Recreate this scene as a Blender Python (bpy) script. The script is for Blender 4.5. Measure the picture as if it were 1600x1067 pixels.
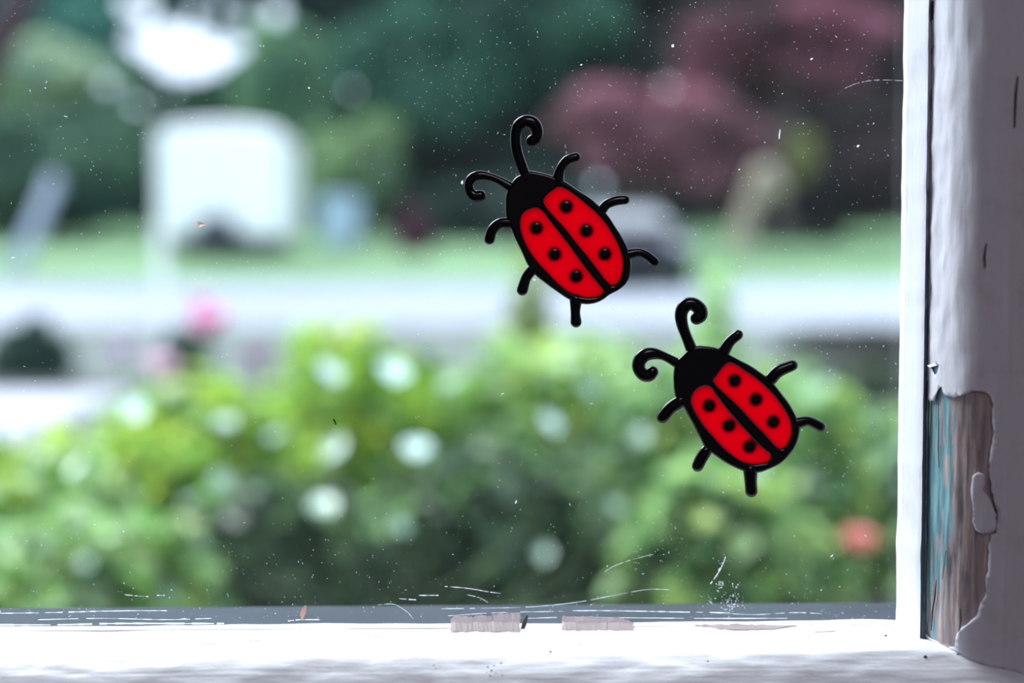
import bpy, bmesh, math, random
import numpy as np
from mathutils import Vector, Matrix, noise
from mathutils.geometry import delaunay_2d_cdt

SC = bpy.context.scene
COL = SC.collection
for o in list(bpy.data.objects):
    bpy.data.objects.remove(o)

# ------------------------------------------------------------------ camera, sky, sun, exposure
CAM = Vector((0.0, 0.0, 1.5))
PITCH, YAW = math.radians(2.8), math.radians(1.6)
FPX = 50.0 / 36.0 * 1600.0
cam_data = bpy.data.cameras.new('camera')
cam_data.lens = 50.0
cam_data.sensor_width = 36.0
cam_data.clip_start = 0.02
cam_data.clip_end = 500
cam_data.dof.use_dof = True
cam_data.dof.focus_distance = 0.452
cam_data.dof.aperture_fstop = 3.9
cam = bpy.data.objects.new('camera', cam_data)
cam.location = CAM
cam.rotation_euler = (math.pi / 2 - PITCH, 0, -YAW)
COL.objects.link(cam)
SC.camera = cam

world = bpy.data.worlds.new('overcast_sky')
SC.world = world
world.use_nodes = True
wn = world.node_tree.nodes
wl = world.node_tree.links
wn.clear()
w_out = wn.new('ShaderNodeOutputWorld')
w_bg = wn.new('ShaderNodeBackground')
w_tc = wn.new('ShaderNodeTexCoord')
w_sep = wn.new('ShaderNodeSeparateXYZ')
w_rmp = wn.new('ShaderNodeValToRGB')
wl.new(w_tc.outputs['Generated'], w_sep.inputs[0])
wl.new(w_sep.outputs['Z'], w_rmp.inputs[0])
w_rmp.color_ramp.elements[0].position = 0.0
w_rmp.color_ramp.elements[0].color = (0.70, 0.82, 1.0, 1)
w_rmp.color_ramp.elements[1].position = 0.8
w_rmp.color_ramp.elements[1].color = (1.0, 1.12, 1.32, 1)
wl.new(w_rmp.outputs[0], w_bg.inputs[0])
w_bg.inputs[1].default_value = 1.5
wl.new(w_bg.outputs[0], w_out.inputs[0])

sun_data = bpy.data.lights.new('hazy_sun', 'SUN')
sun_data.energy = 4.6
sun_data.angle = math.radians(35)
sun_data.color = (0.95, 0.98, 1.0)
sun = bpy.data.objects.new('hazy_sun', sun_data)
sun.rotation_euler = Vector((-0.75, 0.62, 1.15)).to_track_quat('Z', 'Y').to_euler()
COL.objects.link(sun)

room_fill_data = bpy.data.lights.new('room_fill_light', 'AREA')  # added fill, never in view; lifts the room side of the frame
room_fill_data.energy = 9.0
room_fill_data.size = 0.6
room_fill_data.color = (0.95, 0.86, 1.0)
room_fill = bpy.data.objects.new('room_fill_light', room_fill_data)
room_fill.location = (0.3, -1.6, 2.72)
COL.objects.link(room_fill)

vs = SC.view_settings
vs.view_transform = 'Standard'
vs.look = 'None'
vs.exposure = 0.55
vs.gamma = 1.0
vs.use_curve_mapping = False
SC.cycles.use_denoising = True
SC.cycles.max_bounces = 10
SC.cycles.transparent_max_bounces = 24
SC.cycles.sample_clamp_indirect = 8.0

R_ = Matrix.Rotation(-YAW, 3, 'Z') @ Matrix.Rotation(math.pi / 2 - PITCH, 3, 'X')
RI = R_.transposed()


def ray(px, py):
    return R_ @ Vector(((px - 800) / FPX, -(py - 533.5) / FPX, -1.0))


def at(px, py, Y):
    d = ray(px, py)
    return CAM + d * (Y / d.y)


def to_px(p):
    q = RI @ (Vector(p) - CAM)
    return 800 + q.x / -q.z * FPX, 533.5 - q.y / -q.z * FPX


# ------------------------------------------------------------------ materials
def new_mat(name):
    m = bpy.data.materials.new(name)
    m.use_nodes = True
    nt = m.node_tree
    b = nt.nodes['Principled BSDF']
    return m, nt, b


def plain(name, col, rough=0.6, spec=0.5, metal=0.0, noise_scale=None, amount=0.15, bump=0.0, coat=0.0):
    m, nt, b = new_mat(name)
    b.inputs['Roughness'].default_value = rough
    b.inputs['Metallic'].default_value = metal
    b.inputs['Specular IOR Level'].default_value = spec
    b.inputs['Coat Weight'].default_value = coat
    if noise_scale:
        tc = nt.nodes.new('ShaderNodeTexCoord')
        nz = nt.nodes.new('ShaderNodeTexNoise')
        nz.inputs['Scale'].default_value = noise_scale
        nz.inputs['Detail'].default_value = 5
        nt.links.new(tc.outputs['Object'], nz.inputs[0])
        rp = nt.nodes.new('ShaderNodeValToRGB')
        rp.color_ramp.elements[0].position = 0.3
        rp.color_ramp.elements[1].position = 0.7
        rp.color_ramp.elements[0].color = tuple(c * (1 - amount) for c in col) + (1,)
        rp.color_ramp.elements[1].color = tuple(min(1, c * (1 + amount)) for c in col) + (1,)
        nt.links.new(nz.outputs[0], rp.inputs[0])
        nt.links.new(rp.outputs[0], b.inputs['Base Color'])
        if bump:
            bp = nt.nodes.new('ShaderNodeBump')
            bp.inputs['Strength'].default_value = bump
            bp.inputs['Distance'].default_value = 0.02
            nt.links.new(nz.outputs[0], bp.inputs['Height'])
            nt.links.new(bp.outputs[0], b.inputs['Normal'])
    else:
        b.inputs['Base Color'].default_value = tuple(col) + (1,)
    return m


def leaf_mat(name, rough=0.38, spec=0.5, trans=0.35):
    m, nt, b = new_mat(name)
    at_ = nt.nodes.new('ShaderNodeVertexColor')
    at_.layer_name = 'tint'
    nt.links.new(at_.outputs[0], b.inputs['Base Color'])
    b.inputs['Roughness'].default_value = rough
    b.inputs['Specular IOR Level'].default_value = spec
    tr = nt.nodes.new('ShaderNodeBsdfTranslucent')
    mx = nt.nodes.new('ShaderNodeMixShader')
    nt.links.new(at_.outputs[0], tr.inputs[0])
    mx.inputs[0].default_value = trans
    nt.links.new(b.outputs[0], mx.inputs[1])
    nt.links.new(tr.outputs[0], mx.inputs[2])
    nt.links.new(mx.outputs[0], nt.nodes['Material Output'].inputs[0])
    return m


def paint_mat(name, col, axis, rough=0.33, bump=0.35):
    """glossy old brush-painted white; strokes run along the given axis"""
    m, nt, b = new_mat(name)
    L = nt.links
    tc = nt.nodes.new('ShaderNodeTexCoord')
    mp = nt.nodes.new('ShaderNodeMapping')
    sc = [260, 260, 260]
    sc['xyz'.index(axis)] = 14
    mp.inputs['Scale'].default_value = sc
    L.new(tc.outputs['Object'], mp.inputs[0])
    n1 = nt.nodes.new('ShaderNodeTexNoise')
    n1.inputs['Scale'].default_value = 1.0
    n1.inputs['Detail'].default_value = 3
    L.new(mp.outputs[0], n1.inputs[0])
    mp2 = nt.nodes.new('ShaderNodeMapping')
    sc2 = [110, 110, 110]
    sc2['xyz'.index(axis)] = 38
    mp2.inputs['Scale'].default_value = sc2
    L.new(tc.outputs['Object'], mp2.inputs[0])
    n2 = nt.nodes.new('ShaderNodeTexNoise')
    n2.inputs['Scale'].default_value = 1.0
    n2.inputs['Detail'].default_value = 4
    L.new(mp2.outputs[0], n2.inputs[0])
    # stains
    n3 = nt.nodes.new('ShaderNodeTexNoise')
    n3.inputs['Scale'].default_value = 45
    n3.inputs['Detail'].default_value = 6
    n3.inputs['Roughness'].default_value = 0.65
    L.new(tc.outputs['Object'], n3.inputs[0])
    rp = nt.nodes.new('ShaderNodeValToRGB')
    rp.color_ramp.elements[0].position = 0.30
    rp.color_ramp.elements[0].color = (col[0] * .86, col[1] * .82, col[2] * .82, 1)
    rp.color_ramp.elements[1].position = 0.48
    rp.color_ramp.elements[1].color = tuple(col) + (1,)
    L.new(n3.outputs[0], rp.inputs[0])
    L.new(rp.outputs[0], b.inputs['Base Color'])
    add = nt.nodes.new('ShaderNodeMath')
    add.operation = 'MULTIPLY_ADD'
    add.inputs[1].default_value = 0.35
    L.new(n1.outputs[0], add.inputs[0])
    L.new(n2.outputs[0], add.inputs[2])
    bp = nt.nodes.new('ShaderNodeBump')
    bp.inputs['Strength'].default_value = bump
    bp.inputs['Distance'].default_value = 0.0012
    L.new(add.outputs[0], bp.inputs['Height'])
    L.new(bp.outputs[0], b.inputs['Normal'])
    b.inputs['Roughness'].default_value = rough
    return m


def wood_mat():
    """weathered grey-brown timber with remains of old teal paint near its window edge"""
    m, nt, b = new_mat('weathered_wood')
    L = nt.links
    N = nt.nodes
    tc = N.new('ShaderNodeTexCoord')
    mp = N.new('ShaderNodeMapping')
    mp.inputs['Scale'].default_value = (480, 480, 62)
    L.new(tc.outputs['Object'], mp.inputs[0])
    g = N.new('ShaderNodeTexNoise')
    g.inputs['Scale'].default_value = 1
    g.inputs['Detail'].default_value = 6
    L.new(mp.outputs[0], g.inputs[0])
    r1 = N.new('ShaderNodeValToRGB')
    e = r1.color_ramp.elements
    e[0].position = .28
    e[0].color = (.13, .10, .10, 1)
    e[1].position = .74
    e[1].color = (.66, .58, .60, 1)
    k = e.new(.50)
    k.color = (.40, .34, .35, 1)
    k = e.new(.60)
    k.color = (.42, .31, .27, 1)
    L.new(g.outputs[0], r1.inputs[0])
    # blotches
    g2 = N.new('ShaderNodeTexNoise')
    mp2 = N.new('ShaderNodeMapping')
    mp2.inputs['Scale'].default_value = (330, 330, 75)
    L.new(tc.outputs['Object'], mp2.inputs[0])
    L.new(mp2.outputs[0], g2.inputs[0])
    g2.inputs['Scale'].default_value = 1
    g2.inputs['Detail'].default_value = 5
    sep = N.new('ShaderNodeSeparateXYZ')
    L.new(tc.outputs['Object'], sep.inputs[0])
    mr = N.new('ShaderNodeMapRange')
    mr.inputs['From Min'].default_value = XTEAL0
    mr.inputs['From Max'].default_value = XTEAL1
    mr.inputs['To Min'].default_value = .22
    mr.inputs['To Max'].default_value = -.26
    L.new(sep.outputs['X'], mr.inputs[0])
    # less teal towards the bottom
    mz = N.new('ShaderNodeMapRange')
    mz.inputs['From Min'].default_value = 1.385
    mz.inputs['From Max'].default_value = 1.43
    mz.inputs['To Min'].default_value = -.14
    mz.inputs['To Max'].default_value = 0.03
    L.new(sep.outputs['Z'], mz.inputs[0])
    a1 = N.new('ShaderNodeMath')
    L.new(g2.outputs[0], a1.inputs[0])
    L.new(mr.outputs[0], a1.inputs[1])
    a2 = N.new('ShaderNodeMath')
    L.new(a1.outputs[0], a2.inputs[0])
    L.new(mz.outputs[0], a2.inputs[1])
    st = N.new('ShaderNodeMapRange')
    st.inputs['From Min'].default_value = .50
    st.inputs['From Max'].default_value = .60
    L.new(a2.outputs[0], st.inputs[0])
    r2 = N.new('ShaderNodeValToRGB')
    r2.color_ramp.elements[0].position = .3
    r2.color_ramp.elements[0].color = (.05, .16, .19, 1)
    r2.color_ramp.elements[1].position = .65
    r2.color_ramp.elements[1].color = (.22, .44, .48, 1)
    L.new(g.outputs[0], r2.inputs[0])
    mx = N.new('ShaderNodeMixRGB')
    L.new(st.outputs[0], mx.inputs[0])
    L.new(r1.outputs[0], mx.inputs[1])
    L.new(r2.outputs[0], mx.inputs[2])
    L.new(mx.outputs[0], b.inputs['Base Color'])
    b.inputs['Roughness'].default_value = .75
    bp = N.new('ShaderNodeBump')
    bp.inputs['Strength'].default_value = .8
    bp.inputs['Distance'].default_value = .0008
    L.new(g.outputs[0], bp.inputs['Height'])
    L.new(bp.outputs[0], b.inputs['Normal'])
    return m


def glass_mat():
    """clear pane with a thin film of grime"""
    m = bpy.data.materials.new('window_glass')
    m.use_nodes = True
    nt = m.node_tree
    nt.nodes.clear()
    L = nt.links
    out = nt.nodes.new('ShaderNodeOutputMaterial')
    tr = nt.nodes.new('ShaderNodeBsdfTransparent')
    tr.inputs[0].default_value = (.95, .98, .985, 1)
    gl = nt.nodes.new('ShaderNodeBsdfGlossy')
    gl.inputs['Roughness'].default_value = 0.03
    fr = nt.nodes.new('ShaderNodeFresnel')
    fr.inputs[0].default_value = 1.45
    mx = nt.nodes.new('ShaderNodeMixShader')
    L.new(fr.outputs[0], mx.inputs[0])
    L.new(tr.outputs[0], mx.inputs[1])
    L.new(gl.outputs[0], mx.inputs[2])
    df = nt.nodes.new('ShaderNodeBsdfTranslucent')
    df.inputs[0].default_value = (.85, .9, 1, 1)
    tc = nt.nodes.new('ShaderNodeTexCoord')
    nz = nt.nodes.new('ShaderNodeTexNoise')
    nz.inputs['Scale'].default_value = 14
    nz.inputs['Detail'].default_value = 4
    L.new(tc.outputs['Object'], nz.inputs[0])
    mr = nt.nodes.new('ShaderNodeMapRange')
    mr.inputs['From Min'].default_value = .35
    mr.inputs['From Max'].default_value = .7
    mr.inputs['To Min'].default_value = .0025
    mr.inputs['To Max'].default_value = .008
    L.new(nz.outputs[0], mr.inputs[0])
    m2 = nt.nodes.new('ShaderNodeMixShader')
    L.new(mr.outputs[0], m2.inputs[0])
    L.new(mx.outputs[0], m2.inputs[1])
    L.new(df.outputs[0], m2.inputs[2])
    L.new(m2.outputs[0], out.inputs[0])
    return m


def translucent_mat(name, col, trans=.6, rough=.2):
    m, nt, b = new_mat(name)
    b.inputs['Base Color'].default_value = tuple(col) + (1,)
    b.inputs['Roughness'].default_value = rough
    tr = nt.nodes.new('ShaderNodeBsdfTranslucent')
    tr.inputs[0].default_value = tuple(col) + (1,)
    mx = nt.nodes.new('ShaderNodeMixShader')
    mx.inputs[0].default_value = trans
    nt.links.new(b.outputs[0], mx.inputs[1])
    nt.links.new(tr.outputs[0], mx.inputs[2])
    nt.links.new(mx.outputs[0], nt.nodes['Material Output'].inputs[0])
    return m


# ------------------------------------------------------------------ object helpers
def link(name, me, m=None, parent=None, kind=None, label=None, cat=None, group=None, smooth=False):
    o = bpy.data.objects.new(name, me)
    COL.objects.link(o)
    if m is not None and not me.materials:
        me.materials.append(m)
    if parent is not None:
        o.parent = parent
    for k, v in (('kind', kind), ('label', label), ('category', cat), ('group', group)):
        if v:
            o[k] = v
    if smooth:
        me.polygons.foreach_set('use_smooth', [True] * len(me.polygons))
    return o


def empty(name, loc=(0, 0, 0), kind=None, label=None, cat=None, group=None):
    o = bpy.data.objects.new(name, None)
    o.location = loc
    o.empty_display_size = .05
    COL.objects.link(o)
    for k, v in (('kind', kind), ('label', label), ('category', cat), ('group', group)):
        if v:
            o[k] = v
    return o


def mesh(name, verts, faces):
    me = bpy.data.meshes.new(name)
    me.from_pydata([tuple(v) for v in verts], [], faces)
    me.update()
    return me


def bm_mesh(name, bm):
    me = bpy.data.meshes.new(name)
    bmesh.ops.recalc_face_normals(bm, faces=bm.faces)
    bm.to_mesh(me)
    bm.free()
    return me


def box_bm(x0, x1, y0, y1, z0, z1, bevel=0.0, seg=2, bm=None):
    b = bmesh.new()
    r = bmesh.ops.create_cube(b, size=1)
    bmesh.ops.scale(b, vec=(x1 - x0, y1 - y0, z1 - z0), verts=b.verts)
    bmesh.ops.translate(b, vec=((x0 + x1) / 2, (y0 + y1) / 2, (z0 + z1) / 2), verts=b.verts)
    if bevel:
        bmesh.ops.bevel(b, geom=b.edges[:], offset=bevel, segments=seg, affect='EDGES', profile=.5)
    if bm is None:
        return b
    tmp = bpy.data.meshes.new('tmp')
    b.to_mesh(tmp)
    b.free()
    bm.from_mesh(tmp)
    bpy.data.meshes.remove(tmp)
    return bm


def catmull(P, n=6):
    out = []
    Q = [P[0] + (P[0] - P[1])] + list(P) + [P[-1] + (P[-1] - P[-2])]
    for i in range(1, len(Q) - 2):
        a, b, c, d = Q[i - 1], Q[i], Q[i + 1], Q[i + 2]
        for k in range(n):
            t = k / n
            out.append(.5 * ((2 * b) + (c - a) * t + (2 * a - 5 * b + 4 * c - d) * t * t + (3 * b - a - 3 * c + d) * t ** 3))
    out.append(P[-1])
    return out


def tube(points, radii, sides=10, smooth_n=5, caps=True, flat=None, bm=None):
    """round-capped tapered tube through points (4D catmull on point+radius); flat=(axis index, factor)"""
    P4 = [np.array([p[0], p[1], p[2], r]) for p, r in zip(points, radii)]
    S = catmull(P4, smooth_n) if smooth_n > 1 and len(P4) > 1 else P4
    pts = [Vector(s[:3]) for s in S]
    rad = [max(1e-5, float(s[3])) for s in S]
    d0 = (pts[0] - pts[1]).normalized()
    d1 = (pts[-1] - pts[-2]).normalized()
    if caps:
        pre, post = [], []
        for a in (80, 55, 28):
            an = math.radians(a)
            pre.append((pts[0] + d0 * rad[0] * math.sin(an), rad[0] * math.cos(an)))
            post.insert(0, (pts[-1] + d1 * rad[-1] * math.sin(an), rad[-1] * math.cos(an)))
        pts = [p for p, _ in pre] + pts + [p for p, _ in post]
        rad = [r for _, r in pre] + rad + [r for _, r in post]
    own = bm is None
    if own:
        bm = bmesh.new()
    rings = []
    up = None
    for i, p in enumerate(pts):
        t = (pts[min(i + 1, len(pts) - 1)] - pts[max(i - 1, 0)]).normalized()
        if up is None:
            up = Vector((0, 0, 1)) if abs(t.z) < .9 else Vector((1, 0, 0))
        s = t.cross(up)
        if s.length < 1e-6:
            s = t.cross(Vector((.3, .9, .1)))
        s.normalize()
        up = s.cross(t).normalized()
        ring = []
        for k in range(sides):
            a = 2 * math.pi * k / sides
            q = (s * math.cos(a) + up * math.sin(a)) * rad[i]
            if flat:
                q[flat[0]] *= flat[1]
            ring.append(bm.verts.new(p + q))
        rings.append(ring)
    for a, b in zip(rings, rings[1:]):
        for k in range(sides):
            bm.faces.new((a[k], a[(k + 1) % sides], b[(k + 1) % sides], b[k]))
    bm.faces.new(rings[0][::-1])
    bm.faces.new(rings[-1])
    return bm


def pip(x, y, poly):
    ins = False
    j = len(poly) - 1
    for i in range(len(poly)):
        xi, yi = poly[i]
        xj, yj = poly[j]
        if (yi > y) != (yj > y) and x < (xj - xi) * (y - yi) / (yj - yi) + xi:
            ins = not ins
        j = i
    return ins


# ------------------------------------------------------------------ window geometry constants
YG = 0.460                      # room face of the glass
corner = at(1405.5, 974, YG)
XC, ZC = corner.x, corner.z     # lower right corner of the visible pane
XL, ZT = -0.62, 2.25            # far left and top of the pane
XTEAL0, XTEAL1 = XC + 0.0028, XC + 0.0105

M_paint_v = paint_mat('white_gloss_paint_upright', (.76, .77, .84), 'z', bump=.6)
M_paint_h = paint_mat('white_gloss_paint_level', (.80, .82, .87), 'x', bump=.7)
M_wood = wood_mat()
M_glass = glass_mat()
M_groove = plain('worn_groove', (.3, .3, .35), .7)
_n, _l = M_groove.node_tree.nodes, M_groove.node_tree.links
_tc, _sp, _nz, _ad, _rp = _n.new('ShaderNodeTexCoord'), _n.new('ShaderNodeSeparateXYZ'), _n.new('ShaderNodeTexNoise'), _n.new('ShaderNodeMath'), _n.new('ShaderNodeValToRGB')
_nz.inputs['Scale'].default_value = 70
_l.new(_tc.outputs['Object'], _sp.inputs[0])
_l.new(_tc.outputs['Object'], _nz.inputs[0])
_mr = _n.new('ShaderNodeMapRange')
_mr.inputs['From Min'].default_value = ZC + .08
_mr.inputs['From Max'].default_value = ZC + .17
_mr.inputs['To Min'].default_value = -.3
_mr.inputs['To Max'].default_value = .3
_l.new(_sp.outputs['Z'], _mr.inputs[0])
_l.new(_nz.outputs[0], _ad.inputs[0])
_l.new(_mr.outputs[0], _ad.inputs[1])
_l.new(_ad.outputs[0], _rp.inputs[0])
_rp.color_ramp.elements[0].position = .45
_rp.color_ramp.elements[0].color = (.10, .16, .20, 1)
_rp.color_ramp.elements[1].position = .6
_rp.color_ramp.elements[1].color = (.42, .41, .48, 1)
_l.new(_rp.outputs[0], _n['Principled BSDF'].inputs['Base Color'])
M_outer = plain('grey_exterior_sill', (.03, .04, .05), .85, .12, noise_scale=20, amount=.2)
M_wall = plain('interior_wall', (.50, .47, .49), .9, noise_scale=3, amount=.04)
M_floorb = plain('floor_boards', (.16, .10, .065), .6, noise_scale=5, amount=.3)
M_facade = plain('exterior_render', (.55, .55, .55), .9, noise_scale=4, amount=.1)

# ------------------------------------------------------------------ the room
def wall_with_hole(name, y0, y1, hx0, hx1, hz0, hz1, X0, X1, Z0, Z1, m):
    bm = bmesh.new()
    for (a, b, c, d) in ((X0, hx0, Z0, Z1), (hx1, X1, Z0, Z1), (hx0, hx1, Z0, hz0), (hx0, hx1, hz1, Z1)):
        box_bm(a, b, y0, y1, c, d, bm=bm)
    return link(name, bm_mesh(name, bm), m, kind='structure')


wall_with_hole('wall_front', .445, .52, XL - .06, XC + .055, ZC - .05, ZT + .05, -2.4, 2.0, .5, 2.8, M_wall)
link('wall_right', bm_mesh('wall_right', box_bm(2.0, 2.12, -3.3, .60, .5, 2.8)), M_wall, kind='structure')
link('wall_left', bm_mesh('wall_left', box_bm(-2.52, -2.4, -3.3, .60, .5, 2.8)), M_wall, kind='structure')
link('wall_back', bm_mesh('wall_back', box_bm(-2.52, 2.12, -3.42, -3.3, .5, 2.8)), M_wall, kind='structure')
link('ceiling', bm_mesh('ceiling', box_bm(-2.52, 2.12, -3.42, .60, 2.8, 2.9)), M_wall, kind='structure')
link('floor', bm_mesh('floor', box_bm(-2.52, 2.12, -3.42, .60, .42, .5)), M_floorb, kind='structure')

# ------------------------------------------------------------------ window_1
win = empty('window_1', (0, 0, 0), kind='structure')

# glass
g = bm_mesh('glass_pane', box_bm(XL - .01, XC + .012, YG, YG + .0001, ZC - .012, ZT + .01))
glass = link('glass_pane', mesh('glass_pane', [(XL - .01, YG, ZC - .012), (XC + .012, YG, ZC - .012), (XC + .012, YG, ZT + .01), (XL - .01, YG, ZT + .01)], [(0, 1, 2, 3)]), M_glass, win)

# shared depth profile: (v toward the room, u outward on the right stile, u downward on the bottom rail)
BEAD = [(-.004, .0, .0), (.0, .0, .0), (.006, .0001, .0), (.012, .0003, .0001), (.0175, .0004, .0002), (.0186, .0009, .0003)]
GROOVE = [(.0186, .0009, .0003), (.0176, .0012, .0006), (.0174, .0027, .0007), (.0180, .0032, .0003)]
MOULD = [(.0180, .0030, .0003), (.0205, .0033, .0002), (.0235, .0040, .0002), (.0265, .0049, .0002), (.0295, .0062, .0004), (.0318, .0077, .0010),
         (.0336, .0095, .0020), (.0349, .0116, .0029), (.0358, .0140, .0036), (.0366, .0170, .0043), (.0372, .0205, .0048), (.0377, .0230, .0053), (.0381, .0246, .0057), (.0385, .0262, .0061),
         (.0397, .0330, .0074), (.0412, .0500, .0091), (.0430, .0700, .0120), (.0436, .0750, .0300), (.0437, .0758, .0310), (.0200, .0762, .0312)]


def refine(prof, step):
    if len(prof) > 12:
        P = [np.array(p) for p in prof]
        body = catmull(P[:-1], 5)
        return body + [P[-1]]
    out = [np.array(prof[0])]
    for a, b in zip(prof, prof[1:]):
        a, b = np.array(a), np.array(b)
        n = max(1, int(np.linalg.norm(b - a) / step))
        for k in range(1, n + 1):
            out.append(a + (b - a) * k / n)
    return out


def lump(p, amp, sx, sy, sz, seed=0):
    return amp * noise.fractal(Vector((p[0] * sx + seed, p[1] * sy, p[2] * sz)), 1.0, 2.0, 3)


def sweep_right(name, prof, m, zs, amp=0.0, seed=0, wob=0.0):
    V, F = [], []
    n = len(prof)
    for z in zs:
        for (v, u, ub) in prof:
            zz = max(z, ZC - ub) if z <= ZC else z
            if z == zs[0]:
                zz = ZC - ub
            du = lump((0, 0, zz), wob, 1, 1, 60, seed) if wob else 0
            d = lump((u, v, zz), amp, 150, 150, 40, seed)
            V.append((XC + u + du - d * .5, YG - v - d, zz))
    for i in range(len(zs) - 1):
        for j in range(n - 1):
            a = i * n + j
            F.append((a, a + 1, a + n + 1, a + n))
    return link(name, mesh(name, V, F), m, win, smooth=True)


def sweep_bottom(name, prof, m, step, amp=0.0, seed=0):
    V, F = [], []
    n = len(prof)
    N = int((XC - XL) / step)
    for i in range(N + 1):
        t = i / N
        for (v, u, ub) in prof:
            x = XL + (XC + u - XL) * t
            fade = min(1, (XC + u - x) / .004)
            d = lump((x, v, ub), amp, 30, 95, 60, seed) * fade
            V.append((x, YG - v - d * .8, ZC - ub + d))
    for i in range(N):
        for j in range(n - 1):
            a = i * n + j
            F.append((a, a + n, a + n + 1, a + 1))
    return link(name, mesh(name, V, F), m, win, smooth=True)


zs = [ZC - .001] + [ZC + .0 + .0016 * k for k in range(1, 180)] + [ZC + .29 + .02 * k for k in range(1, 30)] + [ZT]
sweep_right('glazing_bead', [np.array(p) for p in BEAD], M_paint_h if False else M_paint_v, zs, .0, 3, wob=.00035)
sweep_right('stile_groove', [np.array(p) for p in GROOVE], M_groove, zs)['label'] = 'dark teal gap beside the glazing bead'
sweep_bottom('bottom_rail', [np.array(p) for p in BEAD[:-1]] + refine(MOULD, .0014)[2:], M_paint_h, .0016, .00055, 5)
# left and top members of the sash, outside the picture but real
for nm, bx in (('left_stile', (XL - .055, XL, YG - .033, YG + .02, ZC - .06, ZT + .05)), ('top_rail', (XL, XC, YG - .033, YG + .02, ZT, ZT + .05))):
    link(nm, bm_mesh(nm, box_bm(*bx, bevel=.003)), M_paint_v, win)
link('exterior_sill', bm_mesh('exterior_sill', box_bm(XL - .1, XC + .05, YG + .0035, YG + .034, ZC - .03, ZC - .0005, bevel=.002)), M_outer, win)['label'] = 'dark grey outer sill beyond the glass'
link('putty_line', bm_mesh('putty_line', box_bm(XL, XC + .001, YG - .0022, YG - .0004, ZC - .001, ZC + .0003, bevel=.0003)), M_paint_h, win)

# ---- moulding: bare timber below, paint skin with a torn opening above
MP = refine(MOULD, .0009)
SL = [0.0]
for a, b in zip(MP, MP[1:]):
    SL.append(SL[-1] + math.hypot(b[0] - a[0], b[1] - a[1]))


def mould_pt(s, z, off):
    s = min(max(s, 0), SL[-1] - 1e-7)
    i = 0
    while SL[i + 1] < s:
        i += 1
    a, b = MP[i], MP[i + 1]
    t = (s - SL[i]) / max(1e-9, SL[i + 1] - SL[i])
    p = a + (b - a) * t
    d = b - a
    # smoothed normal
    i0, i1 = max(0, i - 1), min(len(MP) - 1, i + 2)
    d = MP[i1] - MP[i0]
    l = math.hypot(d[0], d[1])
    nv, nu = d[1] / l, -d[0] / l   # toward room / toward the opening
    return Vector((XC + p[1] + nu * off, YG - p[0] - nv * off, z)), ZC - p[2]


def px_to_sz(px, py):
    d = ray(px, py)
    best = None
    for i in range(len(MP) - 1):
        ax, ay = XC + MP[i][1], YG - MP[i][0]
        bx, by = XC + MP[i + 1][1], YG - MP[i + 1][0]
        ex, ey = bx - ax, by - ay
        den = d.x * ey - d.y * ex
        if abs(den) < 1e-12:
            continue
        t = (ax * ey - ay * ex) / den
        q = (ax * d.y - ay * d.x) / den
        if -1e-6 <= q <= 1 + 1e-6 and t > 0:
            if best is None or t < best[0]:
                best = (t, SL[i] + q * (SL[i + 1] - SL[i]))
    if best is None:
        return (0.0, CAM.z + d.z * .44 / d.y)
    return best[1], CAM.z + d.z * best[0]


TORN = [(1436, 622), (1449, 621), (1456, 627), (1463, 626), (1468, 612), (1474, 604), (1478, 617), (1490, 621), (1505, 617), (1518, 611), (1530, 610), (1540, 613), (1547, 620), (1551, 632),
        (1550, 650), (1552, 670), (1550, 692), (1546, 712), (1546, 735), (1548, 760), (1553, 785), (1558, 797), (1558, 815), (1556, 832), (1548, 835), (1545, 850), (1545, 875),
        (1541, 900), (1540, 930), (1532, 945), (1525, 962), (1512, 975), (1500, 986), (1494, 998), (1492, 1012), (1480, 1012), (1465, 1003), (1452, 996), (1430, 990), (1426, 800)]
ISLAND = [(1520, 744), (1527, 738), (1539, 741), (1538, 755), (1535, 765), (1546, 778), (1553, 797), (1556, 803), (1555, 828), (1547, 833), (1535, 834), (1525, 828), (1520, 815), (1521, 790), (1517, 765)]
PITH = [(1457, 572), (1466, 567), (1471, 570), (1468, 582), (1463, 586)]
torn = [px_to_sz(*p) for p in TORN]
torn = [(s - (.004 if i > len(TORN) - 3 else 0), z) for i, (s, z) in enumerate(torn)]
isl = [px_to_sz(*p) for p in ISLAND]
pit = [px_to_sz(*p) for p in PITH]


def densify(poly, step, jit, rng):
    out = []
    n = len(poly)
    for i in range(n):
        a, b = poly[i], poly[(i + 1) % n]
        k = max(1, int(math.dist(a, b) / step))
        for q in range(k):
            t = q / k
            out.append((a[0] + (b[0] - a[0]) * t + rng.uniform(-jit, jit), a[1] + (b[1] - a[1]) * t + rng.uniform(-jit, jit)))
    return out


rng = random.Random(4)
S_RIDGE = px_to_sz(1577, 500)[0]
torn = densify(torn, .0012, .00022, rng)
isl = densify(isl, .0012, .00015, rng)


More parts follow.
